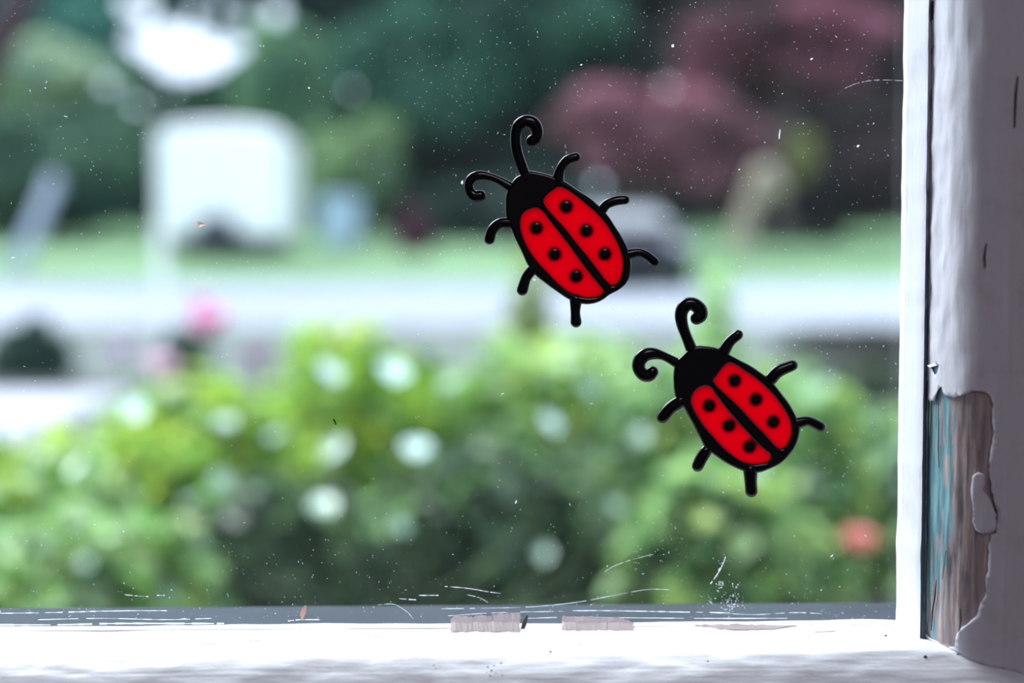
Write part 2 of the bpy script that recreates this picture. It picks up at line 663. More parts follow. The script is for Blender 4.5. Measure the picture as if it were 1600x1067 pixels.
def skin_mesh(name, keep, polys, z0, z1, s0, s1, off, thick, step):
    """paint film over the moulding: CDT in (s, z), raised by off, with a real edge thickness"""
    pts, edges = [], []
    for poly in polys:
        b = len(pts)
        pts += [Vector(p) for p in poly]
        edges += [(b + i, b + (i + 1) % len(poly)) for i in range(len(poly))]
    s = s0
    row = 0
    while s <= s1 + 1e-9:
        z = z0 + (row % 2) * step * .5
        st = step if True else step
        while z <= z1:
            pts.append(Vector((s, z)))
            z += st
        s += step * .6
        row += 1
    res = delaunay_2d_cdt(pts, edges, [], 0, 1e-7)
    vs_, fs = res[0], res[2]
    bm = bmesh.new()
    bv = {}
    for f in fs:
        cx = sum(vs_[i][0] for i in f) / len(f)
        cz = sum(vs_[i][1] for i in f) / len(f)
        if not keep(cx, cz):
            continue
        q = []
        for i in f:
            if i not in bv:
                sv, zv = vs_[i]
                p0, zlo = mould_pt(sv, zv, 0)
                zz = max(zv, zlo)
                o_ = off * min(1, max(0, (zz - zlo) / .006)) + (lump((sv, 0, zz), .00034, 190, 1, 45, 9) + lump((sv, 0, zz), .00014, 700, 1, 90, 2)) * min(1, max(0, (zz - zlo) / .004))
                if sv < .009:
                    o_ += .00045 * max(0, noise.noise(Vector((sv * 420, 3, zz * 190)))) * min(1, max(0, (zz - zlo) / .01))
                o_ += (.0006 * math.exp(-((sv - S_RIDGE - .0006 * noise.noise(Vector((0, 5, zz * 18)))) / .0007) ** 2) * (.6 + noise.noise(Vector((1, 2, zz * 30))))) * min(1, max(0, (zz - zlo) / .01))
                p, _ = mould_pt(sv, zz, o_)
                bv[i] = bm.verts.new(p)
            q.append(bv[i])
        if len(set(q)) == 3:
            try:
                bm.faces.new(q)
            except ValueError:
                pass
    bmesh.ops.recalc_face_normals(bm, faces=bm.faces)
    be = [e for e in bm.edges if e.is_boundary]
    r = bmesh.ops.extrude_edge_only(bm, edges=be)
    for v in r['geom']:
        if isinstance(v, bmesh.types.BMVert):
            v.co.y += thick
            v.co.x += thick * .35
    me = bpy.data.meshes.new(name)
    for f in bm.faces:
        f.smooth = True
    bm.to_mesh(me)
    bm.free()
    return me


dom_z0, dom_z1 = ZC - .075, ZC + .30
bulk = lambda s, z: (not pip(s, z, torn)) and (not pip(s, z, pit)) and z > mould_pt(s, 0, 0)[1] - .0008 and z < dom_z1
link('painted_moulding', skin_mesh('painted_moulding', bulk, [torn, pit], dom_z0, dom_z1, 0, SL[-1], .0006, .0012, .0021), M_paint_v, win)
link('paint_flake', skin_mesh('paint_flake', lambda s, z: pip(s, z, isl), [isl], min(p[1] for p in isl), max(p[1] for p in isl), min(p[0] for p in isl), max(p[0] for p in isl), .0007, .0007, .0015), M_paint_v, win)['label'] = 'pale leftover flake of paint inside the bare patch'
# upper length of the moulding above the picture
V, F = [], []
zz_ = [dom_z1 - .002, ZT]
for z in zz_:
    for i, s in enumerate(SL):
        V.append(mould_pt(s, z, .0006)[0])
for j in range(len(SL) - 1):
    F.append((j, j + 1, len(SL) + j + 1, len(SL) + j))
link('moulding_top_length', mesh('moulding_top_length', V, F), M_paint_v, win, smooth=True)
# timber below the paint
V, F = [], []
nS = len(SL)
zw = [ZC - .08 + .003 * k for k in range(90)]
for z in zw:
    for s in SL:
        zlo = mould_pt(s, 0, 0)[1]
        zz = max(z, zlo)
        V.append(mould_pt(s, zz, lump((s, 0, zz), .00028, 500, 1, 22, 31) - .0003)[0])
for i in range(len(zw) - 1):
    for j in range(nS - 1):
        a = i * nS + j
        F.append((a, a + 1, a + nS + 1, a + nS))
link('bare_timber', mesh('bare_timber', V, F), M_wood, win, smooth=True)['label'] = 'bare weathered wood with flaking teal paint'

# long cracks in the bare timber
def strip(pts, w, m, name, parent, lift=(0, -.0003, 0), label=None, kind=None):
    V, F = [], []
    for i, p in enumerate(pts):
        t = (pts[min(i + 1, len(pts) - 1)] - pts[max(0, i - 1)]).normalized()
        n = t.cross(Vector((0, 1, 0)))
        if n.length < 1e-6:
            n = Vector((1, 0, 0))
        n.normalize()
        ww = w * (math.sin(math.pi * (i + .6) / (len(pts) + .2)) * .8 + .2)
        L_ = Vector(lift)
        V += [p + n * ww / 2 + L_, p - n * ww / 2 + L_, p + L_ + Vector((0, -.00012, 0))]
    for i in range(len(pts) - 1):
        a = i * 3
        F += [(a, a + 2, a + 5, a + 3), (a + 2, a + 1, a + 4, a + 5)]
    return link(name, mesh(name, V, F), m, parent, label=label, kind=kind)


M_crack = plain('dark_crack', (.03, .022, .02), .9)
M_dirt = plain('brown_dirt', (.10, .07, .06), .9)


def on_mould(px, py, off):
    s, z = px_to_sz(px, py)
    return mould_pt(s, z, off)[0]


for path, w in (([(1463, 905), (1461, 930), (1457, 955), (1455, 985)], .0005), ([(1466, 630), (1467, 660), (1466, 700), (1467, 730)], .00035), ([(1478, 860), (1475, 885), (1472, 905)], .0003),
                ([(1500, 950), (1501, 970), (1498, 990)], .0004)):
    strip([on_mould(x, y, .0001) for x, y in path], w, M_crack, 'crack', win)
for path, w in (([(1454, 0), (1455, 12), (1453, 30)], .0012), ([(1449, 82), (1455, 76), (1463, 71)], .0003), ([(1456, 138), (1455, 155), (1456, 172)], .0003), ([(1541, 380), (1538, 400), (1539, 418)], .0005),
                ([(1589, 120), (1586, 150), (1584, 200)], .0006), ([(1449, 595), (1450, 608), (1449, 620)], .0004)):
    strip([on_mould(x, y, .0009) for x, y in path], w, M_crack, 'crack', win)
# lifted curl of paint by the little pit
c0 = on_mould(1462, 574, .0006)
V = [c0 + Vector(v) * .001 for v in ((-2.2, 0, .6), (1.2, -.2, 1.8), (1.6, -1.6, 1.1), (-1.8, -1.2, .1), (2.4, -.1, 2.6))]
link('paint_curl', mesh('paint_curl', V, [(0, 1, 2, 3), (1, 4, 2)]), M_paint_v, win)
for nm, x0, x1 in ():
    pass

# little chips, dents and stains on the rail (each a real sliver of material)
def blob(name, c, rx, ry, rz, m, parent, seed, label=None, seg=8):
    bm = bmesh.new()
    bmesh.ops.create_icosphere(bm, subdivisions=2, radius=1)
    for v in bm.verts:
        k = 1 + .35 * noise.noise(v.co * 1.7 + Vector((seed * 3.1, 0, 0)))
        v.co = Vector((v.co.x * rx * k, v.co.y * ry * k, v.co.z * rz * k))
    me = bm_mesh(name, bm)
    o = link(name, me, m, parent, smooth=True, label=label)
    o.location = c
    return o


def rail_pt(px, py):
    """point on the bottom rail seen at the pixel"""
    d = ray(px, py)
    prof = [(p[0], p[2]) for p in MOULD[1:]]
    prof = [(0, 0), (.012, .0001), (.0175, .0002)] + prof
    for (v0, b0), (v1, b1) in zip(prof, prof[1:]):
        y0, z0 = YG - v0, ZC - b0
        y1, z1 = YG - v1, ZC - b1
        dy, dz = d.y, d.z
        ey, ez = y1 - y0, z1 - z0
        den = dy * ez - dz * ey
        if abs(den) < 1e-12:
            continue
        t = (y0 * ez - (z0 - CAM.z) * ey) / den
        q = (y0 * dz - (z0 - CAM.z) * dy) / den
        if -.001 <= q <= 1.001:
            return CAM + d * t
    return at(px, py, YG - .03)


rng = random.Random(12)
for i, (x, y, w) in enumerate(((678, 1040, 1.5), (686, 1036, 1.2), (681, 1045, 1.0), (690, 1041, .8), (762, 1042, 1.2), (768, 1048, 1.6), (772, 1040, 1.0), (766, 1056, 1.2), (775, 1052, .9), (783, 1036, 1.1), (760, 1050, .7), (785, 1055, .9),
                               (670, 1022, .8), (936, 1019, 1.4), (1106, 1033, 1.3), (1384, 994, 2.4), (1446, 1026, 2.6), (1497, 1023, 2.2), (738, 1032, .7), (860, 1018, 1.8))):
    blob('dirt_speck', rail_pt(x, y), w * .00021, .00012, w * .00019, M_dirt if i % 3 else M_crack, win, i)
for i, (x0, y0, x1, y1, w) in enumerate(((145, 1003, 170, 1002, .5), (300, 1010, 350, 1008, .7), (375, 1005, 410, 1002, .6), (890, 1009, 915, 1010, .7), (1270, 990, 1312, 988, 1.0), (578, 996, 600, 997, .5))):
    a, b = rail_pt(x0, y0), rail_pt(x1, y1)
    P = [a.lerp(b, k / 5) + Vector((0, rng.uniform(-.0002, .0002), .00045)) for k in range(6)]
    bm = tube(P, [.00005] + [w * .00022] * 4 + [.00005], sides=6, smooth_n=1, caps=False, flat=(2, .5))
    link('paint_gouge', bm_mesh('paint_gouge', bm), M_dirt, win)

# ------------------------------------------------------------------ grime, scratches and painted edge reflections on the glass
M_dust_glint = translucent_mat('pale_dust_and_glints', (.85, .9, .95), .7, .8)
rng = random.Random(99)
V, F = [], []


def fleck(px, py, r, elong=1.0, ang=0.0, n=5):
    c = at(px, py, YG - .00015)
    b = len(V)
    ca, sa = math.cos(ang), math.sin(ang)
    V.append((c.x, c.y - r * .35, c.z))
    for k in range(n):
        a = 2 * math.pi * k / n
        rr = r * rng.uniform(.6, 1.2)
        x, z = math.cos(a) * rr * elong, math.sin(a) * rr / max(1, elong ** .5)
        V.append((c.x + x * ca - z * sa, c.y, c.z + x * sa + z * ca))
    for k in range(n):
        F.append((b, b + 1 + (k + 1) % n, b + 1 + k))


U = .000207
for i in range(6800):
    x = rng.uniform(0, 1404)
    y = rng.uniform(-20, 966)
    # thicker dust high up, to the right and along the bottom edge
    dens = .42 + .35 * (x / 1400) * (1 - y / 970) + .5 * max(0, (y - 850) / 110) - .25 * (y > 450) * (y < 800) * (x < 900)
    dens += .35 * noise.noise(Vector((x * .006, y * .006, 4)))
    if rng.random() > dens:
        continue
    fleck(x, y, U * (.33 + .42 * rng.random() ** 2 + (.35 if rng.random() < .05 else 0)), 1 + 2.0 * (rng.random() < .18), rng.uniform(0, 3.1))
for (x, y, w, e, a) in ((483, 137, 2.2, 1, 0), (1051, 72, 3.0, 1.2, 1), (1218, 209, 3.2, 3.4, 1.5), (1341, 228, 2.6, 1.4, .5), (908, 101, 2, 1.5, .2), (622, 184, 1.5, 1, 0), (560, 655, .1, 1, 0), (1124, 890, 2, 2, 1.2), (1300, 868, 2, 2, .7),
                        (1255, 193, 1.4, 1, 0), (1155, 265, 1.6, 1, 0), (722, 285, 3, 1.5, 1.4), (835, 437, 2.4, 1, 0), (1365, 193, 1.4, 1, 0), (1268, 92, 2, 1.6, .4), (20, 402, 2.4, 2, .3), (193, 830, 1.8, 1, 0), (806, 784, 2, 2.2, 1.3)):
    fleck(x, y, U * w * .8, e, a, 7)
for cx, cy, n, sp in ((1142, 942, 90, 13), (1125, 912, 26, 8), (1151, 915, 14, 5), (1128, 880, 14, 9), (1108, 938, 12, 6), (1030, 862, 50, 40), (1330, 700, 40, 60), (1000, 60, 60, 70), (700, 120, 60, 90)):
    for k in range(n):
        gx, gy = rng.gauss(0, sp * .7), rng.gauss(0, sp * .6)
        fleck(cx + gx, cy + gy, U * rng.uniform(.35, .95 if sp < 20 else .6), 1 + rng.random(), rng.uniform(0, 3))
dust = link('dust', mesh('dust', V, F), M_dust_glint, win, kind='stuff')

V, F = [], []


def scratch_reflection(pts, w):
    P = [at(x, y, YG - .0001) for x, y in pts]
    P = [Vector(p) for p in catmull([np.array(q) for q in P], 8)]
    for i in range(len(P) - 1):
        if rng.random() < .12:
            continue
        a, b = P[i], P[i + 1]
        t = (b - a).normalized()
        n = Vector((-t.z, 0, t.x)) * w * U * rng.uniform(.3, 1)
        k = len(V)
        V.extend([a + n, a - n, b - n, b + n, (a + b) / 2 + Vector((0, -.00006, 0))])
        F.extend([(k, k + 1, k + 4), (k + 1, k + 2, k + 4), (k + 2, k + 3, k + 4), (k + 3, k, k + 4)])


scratch_reflection([(695, 916), (730, 919), (760, 924), (782, 927)], .55)
scratch_reflection([(730, 929), (750, 934), (762, 941)], .5)
scratch_reflection([(690, 951), (760, 950), (830, 948), (900, 941), (960, 930), (1010, 921), (1045, 921)], .5)
scratch_reflection([(0, 958), (80, 957), (150, 955), (220, 954), (285, 954)], .9)  # long level lines at left: reflections of the glass edge drawn in white
scratch_reflection([(0, 976), (90, 976), (180, 974), (300, 974), (350, 974)], 1.3)
scratch_reflection([(60, 968), (160, 966), (260, 968), (330, 966)], .6)
scratch_reflection([(895, 954), (945, 954), (1010, 955), (1060, 956), (1140, 957)], .7)
scratch_reflection([(820, 966), (900, 964), (980, 965), (1100, 966), (1230, 966)], .6)
scratch_reflection([(1110, 957), (1180, 960), (1240, 957), (1290, 959)], .5)
scratch_reflection([(195, 929), (215, 931), (232, 932)], .6)
scratch_reflection([(245, 930), (258, 930)], .8)
scratch_reflection([(620, 935), (650, 937)], .7)
scratch_reflection([(655, 930), (685, 930)], .7)
scratch_reflection([(1110, 912), (1122, 895), (1130, 880), (1134, 868)], .8)
scratch_reflection([(1410, 126), (1370, 125), (1340, 130), (1320, 138)], .3)
scratch_reflection([(590, 945), (615, 944), (635, 955), (645, 966)], .45)
scratch_reflection([(450, 970), (470, 968), (500, 968)], .7)
scratch_reflection([(945, 893), (960, 884), (985, 875), (1020, 866)], .45)
scratch_reflection([(280, 968), (290, 966)], .9)
scratch_reflection([(700, 962), (760, 958), (820, 956), (880, 955)], .45)
link('scratch_reflection_marks', mesh('scratch_reflection_marks', V, F), M_dust_glint, win, kind='stuff', label='fine white scratches and painted edge reflections on the glass')

# ------------------------------------------------------------------ torn tape, splinter and chips lying against the glass
M_tape = translucent_mat('beige_tape', (.62, .55, .55), .3, .7)


def ragged_sheet(name, x0, x1, top, bot, seed, label, cat, group=None):
    rg = random.Random(seed)
    bm = bmesh.new()
    n = 34
    rows = []
    c = at((x0 + x1) / 2, 985, YG - .003)
    for i in range(n + 1):
        x = x0 + (x1 - x0) * i / n
        tp = top(i / n) + rg.uniform(-1.3, 1.3) + 3 * noise.noise(Vector((x * .07, seed, 0)))
        a = at(x, tp, YG - .0012) - c
        m_ = at(x, tp * .35 + 976 * .65, YG - .0016 + .0007 * noise.noise(Vector((x * .05, seed, 0)))) - c
        b = rail_pt(x, max(tp + 1.5, (bot if not callable(bot) else bot(i / n)) + 2.0 * noise.noise(Vector((x * .06, 7 + seed, 0))) + rg.uniform(-.8, .6))) + Vector((0, 0, .0004)) - c
        rows.append([bm.verts.new(p) for p in (a, m_, b)])
    for p, q in zip(rows, rows[1:]):
        for k in range(2):
            bm.faces.new((p[k], q[k], q[k + 1], p[k + 1]))
    bmesh.ops.solidify(bm, geom=bm.faces[:], thickness=.00025)
    me = bm_mesh(name, bm)
    o = link(name, me, M_tape, label=label, cat=cat, group=group)
    o.location = c
    return o


ragged_sheet('tape_scrap', 704, 812, lambda t: 960 + 3 * math.sin(t * 5) + (8 * (1 - t / .06) if t < .06 else 0), 988.5, 1, 'larger beige scrap of torn masking tape along bottom of glass, left of the dark splinter', 'tape')
ragged_sheet('tape_scrap', 878, 990, lambda t: 962 + 4 * t + (6 * (t - .85) / .15 if t > .85 else 0), 986.5, 2, 'thinner ragged scrap of beige masking tape under the lower ladybug, right of the dark splinter', 'tape')
ragged_sheet('putty_remnant', 1085, 1245, lambda t: 974 + 5 * abs(t - .4), lambda t: 979 + 6 * math.sin(math.pi * t), 3, 'long low smear of brownish putty between glass and sill near the right corner', 'putty')

M_husk = translucent_mat('pale_husk', (.75, .52, .42), .5, .5)
sp_c = at(821, 984, YG - .0045)
bm = tube([Vector((-.0011, 0, -.0001)), Vector((-.0004, .0006, .0018)), Vector((.0006, .0012, .0042))], [.0004, .0008, .00035], 7, 3, flat=(1, .5))
link('splinter', bm_mesh('splinter', bm), plain('dark_wood_splinter', (.09, .07, .06), .8), label='dark wood splinter leaning against the glass between two tape scraps', cat='splinter').location = sp_c
bm = tube([Vector((-.0004, 0, -.0017)), Vector((-.0001, -.0002, 0)), Vector((.0006, 0, .0019))], [.0004, .0009, .0004], 7, 3, flat=(1, .4))
link('seed_husk', bm_mesh('seed_husk', bm), M_husk, label='tiny orange-white husk stuck upright to the glass at lower left', cat='husk').location = at(474, 957, YG - .0006)
V = [Vector(v) * .001 for v in ((-1.4, 0, 1.0), (-1.0, 0, -1.0), (1.4, 0, 0.0), (-.3, -.5, .1), (.2, 0, .7))]
link('paint_chip', mesh('paint_chip', V, [(0, 1, 3), (1, 2, 3), (2, 4, 3), (4, 0, 3)]), M_husk, label='tiny pale triangular paint chip stuck on glass over the white camper', cat='chip').location = at(315, 351, YG - .0003)
bm = tube([Vector((-.0003, 0, .0007)), Vector((.0004, 0, -.0007))], [.0003, .00025], 6, 1, flat=(1, .5))
link('dark_speck', bm_mesh('dark_speck', bm), M_crack, label='tiny dark fly speck on the glass over the bright green shrub', cat='speck').location = at(523, 659, YG - .0002)

# ------------------------------------------------------------------ ladybird window clings
M_gel = plain('black_gel', (.0015, .002, .003), .22, .3, coat=.15)
M_red = translucent_mat('red_gel', (.80, .0, .058), .85, .22)
K = 360 / 1067.0


def fill_curve(name, loops, c, ext, bev, offs):
    cu = bpy.data.curves.new(name, 'CURVE')
    cu.dimensions = '2D'
    cu.fill_mode = 'BOTH'
    cu.extrude = ext
    cu.bevel_depth = bev
    cu.bevel_resolution = 3
    cu.offset = offs
    for lp in loops:
        sp = cu.splines.new('BEZIER')
        sp.bezier_points.add(len(lp) - 1)
        for b, (x, y) in zip(sp.bezier_points, lp):
            b.co = (x - c.x, y - c.z, 0)
            b.handle_left_type = b.handle_right_type = 'AUTO'
        sp.use_cyclic_u = True
        sp.resolution_u = 5
    o = bpy.data.objects.new(name, cu)
    COL.objects.link(o)
    bpy.context.view_layer.update()
    dg = bpy.context.evaluated_depsgraph_get()
    me = bpy.data.meshes.new_from_object(o.evaluated_get(dg))
    bpy.data.objects.remove(o)
    # local x -> x, local y -> z, local z -> -y
    me.transform(Matrix(((1, 0, 0, 0), (0, 0, -1, 0), (0, 1, 0, 0), (0, 0, 0, 1))))
    me.name = name
    return me


def ladybug(ox, oy, outer, wings, spots, antennae, legs, label):
    conv = lambda p: at(ox + p[0] * K, oy + p[1] * K, YG - .0012)
    c = conv((sum(p[0] for p in outer) / len(outer), sum(p[1] for p in outer) / len(outer)))
    root = empty('ladybug_cling', c, label=label, cat='window cling', group='ladybug clings on the glass')
    W = lambda lp: [(conv(p).x, conv(p).z) for p in lp]
    body = link('body', fill_curve('body', [W(outer)] + [W(w) for w in wings], c, .0002, .00085, -.00085), M_gel, root, smooth=True, label='glossy black outline, head and centre seam')
    wc = []
    for w in wings:
        wc.append(link('wing_case', fill_curve('wing_case', [W(w)], c, .0002, .0004, .0001), M_red, root, smooth=True, label='translucent red wing case'))
    bm = bmesh.new()
    bmesh.ops.create_uvsphere(bm, u_segments=24, v_segments=12, radius=1)
    for v in bm.verts:
        v.co = Vector((v.co.x * .00248, v.co.y * .0008, v.co.z * .00248))
    sm = bm_mesh('spot', bm)
    for i, s in enumerate(spots):
        o = link('spot', sm, M_gel, wc[1] if i < 3 else wc[0], smooth=(i == 0), label='round raised black spot' if False else None)
        o.location = conv(s) - c
    for nm, lst in (('antenna', antennae), ('leg', legs)):
        for path in lst:
            P = [conv(p) - c for p in path]
            Rr = [(p[2] if p[2] > 23.5 and j < 1 else p[2] * 1.27) * K * U for j, p in enumerate(path)]
            link(nm, bm_mesh(nm, tube(P, Rr, 14, 6, flat=(1, .6))), M_gel, root, smooth=True)
    return root


O1 = [(335, 335), (375, 318), (430, 325), (495, 345), (540, 365), (600, 405), (655, 440), (700, 480), (738, 520), (775, 575), (810, 630), (838, 690), (848, 740), (845, 790), (830, 830), (795, 865), (745, 893), (715, 915), (670, 932), (615, 932),
      (565, 915), (510, 880), (455, 840), (400, 795), (370, 755), (340, 690), (310, 630), (290, 580), (270, 535), (265, 480), (270, 420), (290, 380), (312, 350)]
W1L = [(350, 515), (380, 497), (415, 492), (440, 510), (470, 550), (510, 600), (560, 665), (610, 735), (660, 800), (700, 850), (718, 875), (705, 890), (665, 900), (620, 897), (570, 880), (520, 845), (470, 795), (435, 758), (400, 715), (370, 670), (350, 625), (338, 580), (338, 545)]
W1R = [(445, 455), (455, 435), (485, 410), (512, 395), (545, 405), (590, 435), (640, 475), (690, 520), (725, 560), (755, 605), (780, 650), (800, 700), (808, 745), (805, 780), (795, 815), (765, 845), (745, 835), (700, 780), (650, 715), (600, 655), (550, 590), (500, 535), (465, 495), (447, 470)]
S1 = [(547, 483), (640, 594), (726, 702), (409, 582), (493, 703), (593, 805)]
A1 = [[(356, 330, 24), (335, 275, 20), (317, 215, 20), (313, 155, 20), (325, 108, 21), (360, 87, 23), (395, 97, 24), (413, 130, 22), (408, 163, 22), (388, 179, 22)],
      [(290, 392, 24), (238, 362, 15), (195, 345, 15), (150, 338, 18), (115, 348, 18), (97, 375, 18), (102, 410, 18), (122, 433, 21), (150, 432, 21)]]
L1 = [[(508, 362, 30), (520, 310, 18), (550, 268, 17), (592, 253, 17)], [(712, 500, 24), (735, 472, 18), (780, 455, 18), (820, 451, 17)], [(830, 705, 26), (880, 695, 16), (920, 708, 16), (957, 738, 17)],
      [(290, 558, 26), (240, 560, 19), (205, 590, 19), (192, 633, 20)], [(388, 776, 26), (362, 812, 19), (344, 868, 21)], [(592, 915, 30), (590, 970, 18), (593, 1016, 21)]]
ladybug(700, 160, O1, [W1L, W1R], S1, A1, L1, 'red and black spotted ladybug cling higher up on the glass, left of the other')

O2 = [(315, 312), (345, 298), (400, 298), (455, 310), (500, 335), (550, 362), (600, 388), (640, 415), (680, 445), (715, 480), (750, 525), (780, 565), (808, 615), (828, 665), (825, 710), (808, 760), (780, 800), (740, 840), (690, 866), (630, 885), (580, 880),
      (530, 862), (480, 835), (430, 800), (395, 775), (370, 730), (340, 670), (310, 615), (290, 580), (265, 560), (250, 520), (244, 470), (245, 410), (255, 370), (280, 345)]
W2L = [(335, 520), (355, 498), (385, 485), (410, 488), (435, 520), (480, 580), (530, 640), (580, 695), (630, 750), (670, 785), (690, 805), (685, 825), (650, 838), (600, 840), (560, 828), (510, 795), (465, 755), (425, 710), (390, 670), (360, 625), (338, 585), (328, 548)]
W2R = [(430, 455), (445, 435), (480, 390), (500, 378), (530, 388), (580, 420), (630, 455), (680, 500), (720, 545), (755, 595), (780, 645), (787, 690), (778, 730), (755, 765), (735, 770), (715, 755), (670, 705), (620, 655), (570, 600), (520, 550), (470, 505), (437, 470)]
S2 = [(526, 458), (624, 545), (704, 648), (408, 574), (499, 666), (594, 763)]
A2 = [[(330, 318, 28), (303, 250, 20), (284, 195, 22), (280, 145, 24), (300, 110, 25), (335, 104, 25), (366, 128, 26), (370, 155, 25), (352, 170, 24)],
      [(262, 378, 24), (202, 346, 16), (152, 333, 22), (112, 340, 25), (86, 368, 25), (84, 402, 24), (104, 430, 24), (130, 435, 23), (147, 418, 22)]]
L2 = [[(475, 325, 30), (505, 278, 20), (543, 246, 19)], [(694, 452, 30), (730, 415, 23), (795, 388, 20)], [(815, 655, 28), (870, 646, 18), (925, 671, 19)],
      [(278, 553, 30), (230, 585, 23), (194, 628, 22)], [(394, 785, 28), (372, 820, 23), (356, 853, 22)], [(600, 875, 34), (602, 930, 23), (605, 970, 23)]]
ladybug(970, 440, O2, [W2L, W2R], S2, A2, L2, 'red and black spotted ladybug cling lower down, nearer the right frame')

# ------------------------------------------------------------------ ground outside
M_soil = plain('dark_mulch', (.030, .024, .024), .95, noise_scale=8, amount=.6, bump=.6)
M_verge = plain('grey_green_verge', (.08, .10, .09), .95, noise_scale=2.2, amount=.5)
M_road = plain('pale_concrete_road', (.235, .255, .295), .85, noise_scale=1.2, amount=.08)
M_path = plain('pale_concrete_path', (.33, .34, .38), .85, noise_scale=2, amount=.06)
M_lawn = plain('mown_lawn', (.105, .21, .09), .9, noise_scale=1.6, amount=.25)


def ground_z(y):
    if y < 13.5:
        return 1.0
    if y < 22:
        return 1.0 + (y - 13.5) * .0405
    return 1.344 + (y - 22) * .068


def strip_ground(name, y0, y1, m, x0=-45, x1=45, dz=0.0, n=12, rough=0.0, kind='structure'):
    V, F = [], []
    nx = 30
    for i in range(n + 1):
        y = y0 + (y1 - y0) * i / n
        for j in range(nx + 1):
            x = x0 + (x1 - x0) * j / nx
            V.append((x, y, ground_z(y) + dz + (rough * noise.noise(Vector((x * 1.3, y * 1.3, 0))) if rough else 0)))
    for i in range(n):
        for j in range(nx):
            a = i * (nx + 1) + j
            F.append((a, a + 1, a + nx + 2, a + nx + 1))
    return link(name, mesh(name, V, F), m, kind=kind, smooth=True)


strip_ground('ground_garden_bed', .6, 6.4, M_soil, -8, 8, rough=.012)
strip_ground('ground_verge', 6.4, 13.5, M_verge, dz=0.0)
strip_ground('road', 13.5, 22.0, M_road)
strip_ground('lawn', 22.0, 62.0, M_lawn)
bm = bmesh.new()
for k in range(9):
    box_bm(-7.6 + k * .70, -6.93 + k * .70, 3.8, 5.7, .96, 1.025, bevel=.01, seg=1, bm=bm)
me = bm_mesh('path', bm)
link('path', me, M_path, kind='structure')
# grass blades on the lawn edge and the verge
M_leaf = leaf_mat('garden_leaf', .33, .4, .5)
M_leaf_far = leaf_mat('tree_leaf', .6, .2, .30)


# ------------------------------------------------------------------ foliage
def leaf_mesh(name, C, N, S, tint, rs, aspect=.55, fold=.25, m=None):
    """C centres (n,3), N normals (n,3), S sizes (n), tint (n,3); each leaf is a folded pointed blade"""
    n = len(C)
    N = N / (np.linalg.norm(N, axis=1, keepdims=True) + 1e-9)
    T = rs.normal(size=(n, 3))
    T -= (T * N).sum(1, keepdims=True) * N
    T /= np.linalg.norm(T, axis=1, keepdims=True) + 1e-9
    B = np.cross(N, T)
    s = S[:, None]
    base = C - T * s * .5
    tip = C + T * s * .5
    l = C + B * s * aspect * .5 + N * s * fold * .5
    r = C - B * s * aspect * .5 + N * s * fold * .5
    mid = C - N * s * .02
    V = np.stack([base, l, tip, r, mid], 1).reshape(-1, 3)
    k = np.arange(n)[:, None] * 5
    F = np.concatenate([k + [0, 4, 1], k + [1, 4, 2], k + [2, 4, 3], k + [3, 4, 0]], 1).reshape(-1, 3)
    me = bpy.data.meshes.new(name)
    me.vertices.add(len(V))
    me.vertices.foreach_set('co', V.ravel().astype(np.float32))
    me.loops.add(F.size)
    me.loops.foreach_set('vertex_index', F.ravel().astype(np.int32))
    me.polygons.add(len(F))
    me.polygons.foreach_set('loop_start', np.arange(0, F.size, 3, dtype=np.int32))
    me.polygons.foreach_set('loop_total', np.full(len(F), 3, np.int32))
    me.update(calc_edges=True)
    ca = me.color_attributes.new('tint', 'FLOAT_COLOR', 'POINT')
    col = np.ones((len(V), 4), np.float32)
    col[:, :3] = np.repeat(np.clip(tint, 0, 1), 5, axis=0)
    ca.data.foreach_set('color', col.ravel())
    if m:
        me.materials.append(m)
    return me


M_bark = plain('brown_bark', (.055, .042, .038), .9, noise_scale=6, amount=.4)
M_stem = plain('green_stem', (.07, .12, .04), .7)


def px_arr(C):
    q = (C - np.array(CAM)) @ np.array(R_)   # rows: camera axes
    return 800 + q[:, 0] / -q[:, 2] * FPX, 533.5 - q[:, 1] / -q[:, 2] * FPX


SKY_GAP = [(206, 66), (216, 50), (250, 58), (268, 48), (300, 60), (330, 62), (378, 66), (372, 84), (340, 100), (312, 112), (285, 112), (262, 102), (245, 88), (222, 82)]
PIN = [(165, 130, 13), (213, 165, 9), (435, 22, 13), (1042, 137, 7), (930, 287, 7), (632, 92, 6), (550, 140, 5), (1200, 285, 0), (230, 18, 14), (198, 8, 12), (300, 22, 9), (345, 18, 9), (385, 30, 9), (265, 150, 7)]


def grow(poly, d):
    cx = sum(p[0] for p in poly) / len(poly)
    cy = sum(p[1] for p in poly) / len(poly)
    return [(x + (x - cx) / math.hypot(x - cx, y - cy) * d, y + (y - cy) / math.hypot(x - cx, y - cy) * d) for x, y in poly]


def cut_gaps(C, keep_extra=0):
    GAP = grow(SKY_GAP, 13 + keep_extra)
    X, Y = px_arr(C)
    keep = np.ones(len(C), bool)
    for (a, b, r) in PIN:
        if r:
            keep &= (X - a) ** 2 + (Y - b) ** 2 > (r + keep_extra) ** 2
    ids = np.where((X > 165) & (X < 420) & (Y > 5) & (Y < 155))[0]
    for i in ids:
        if pip(X[i], Y[i], GAP):
            keep[i] = False
    return keep


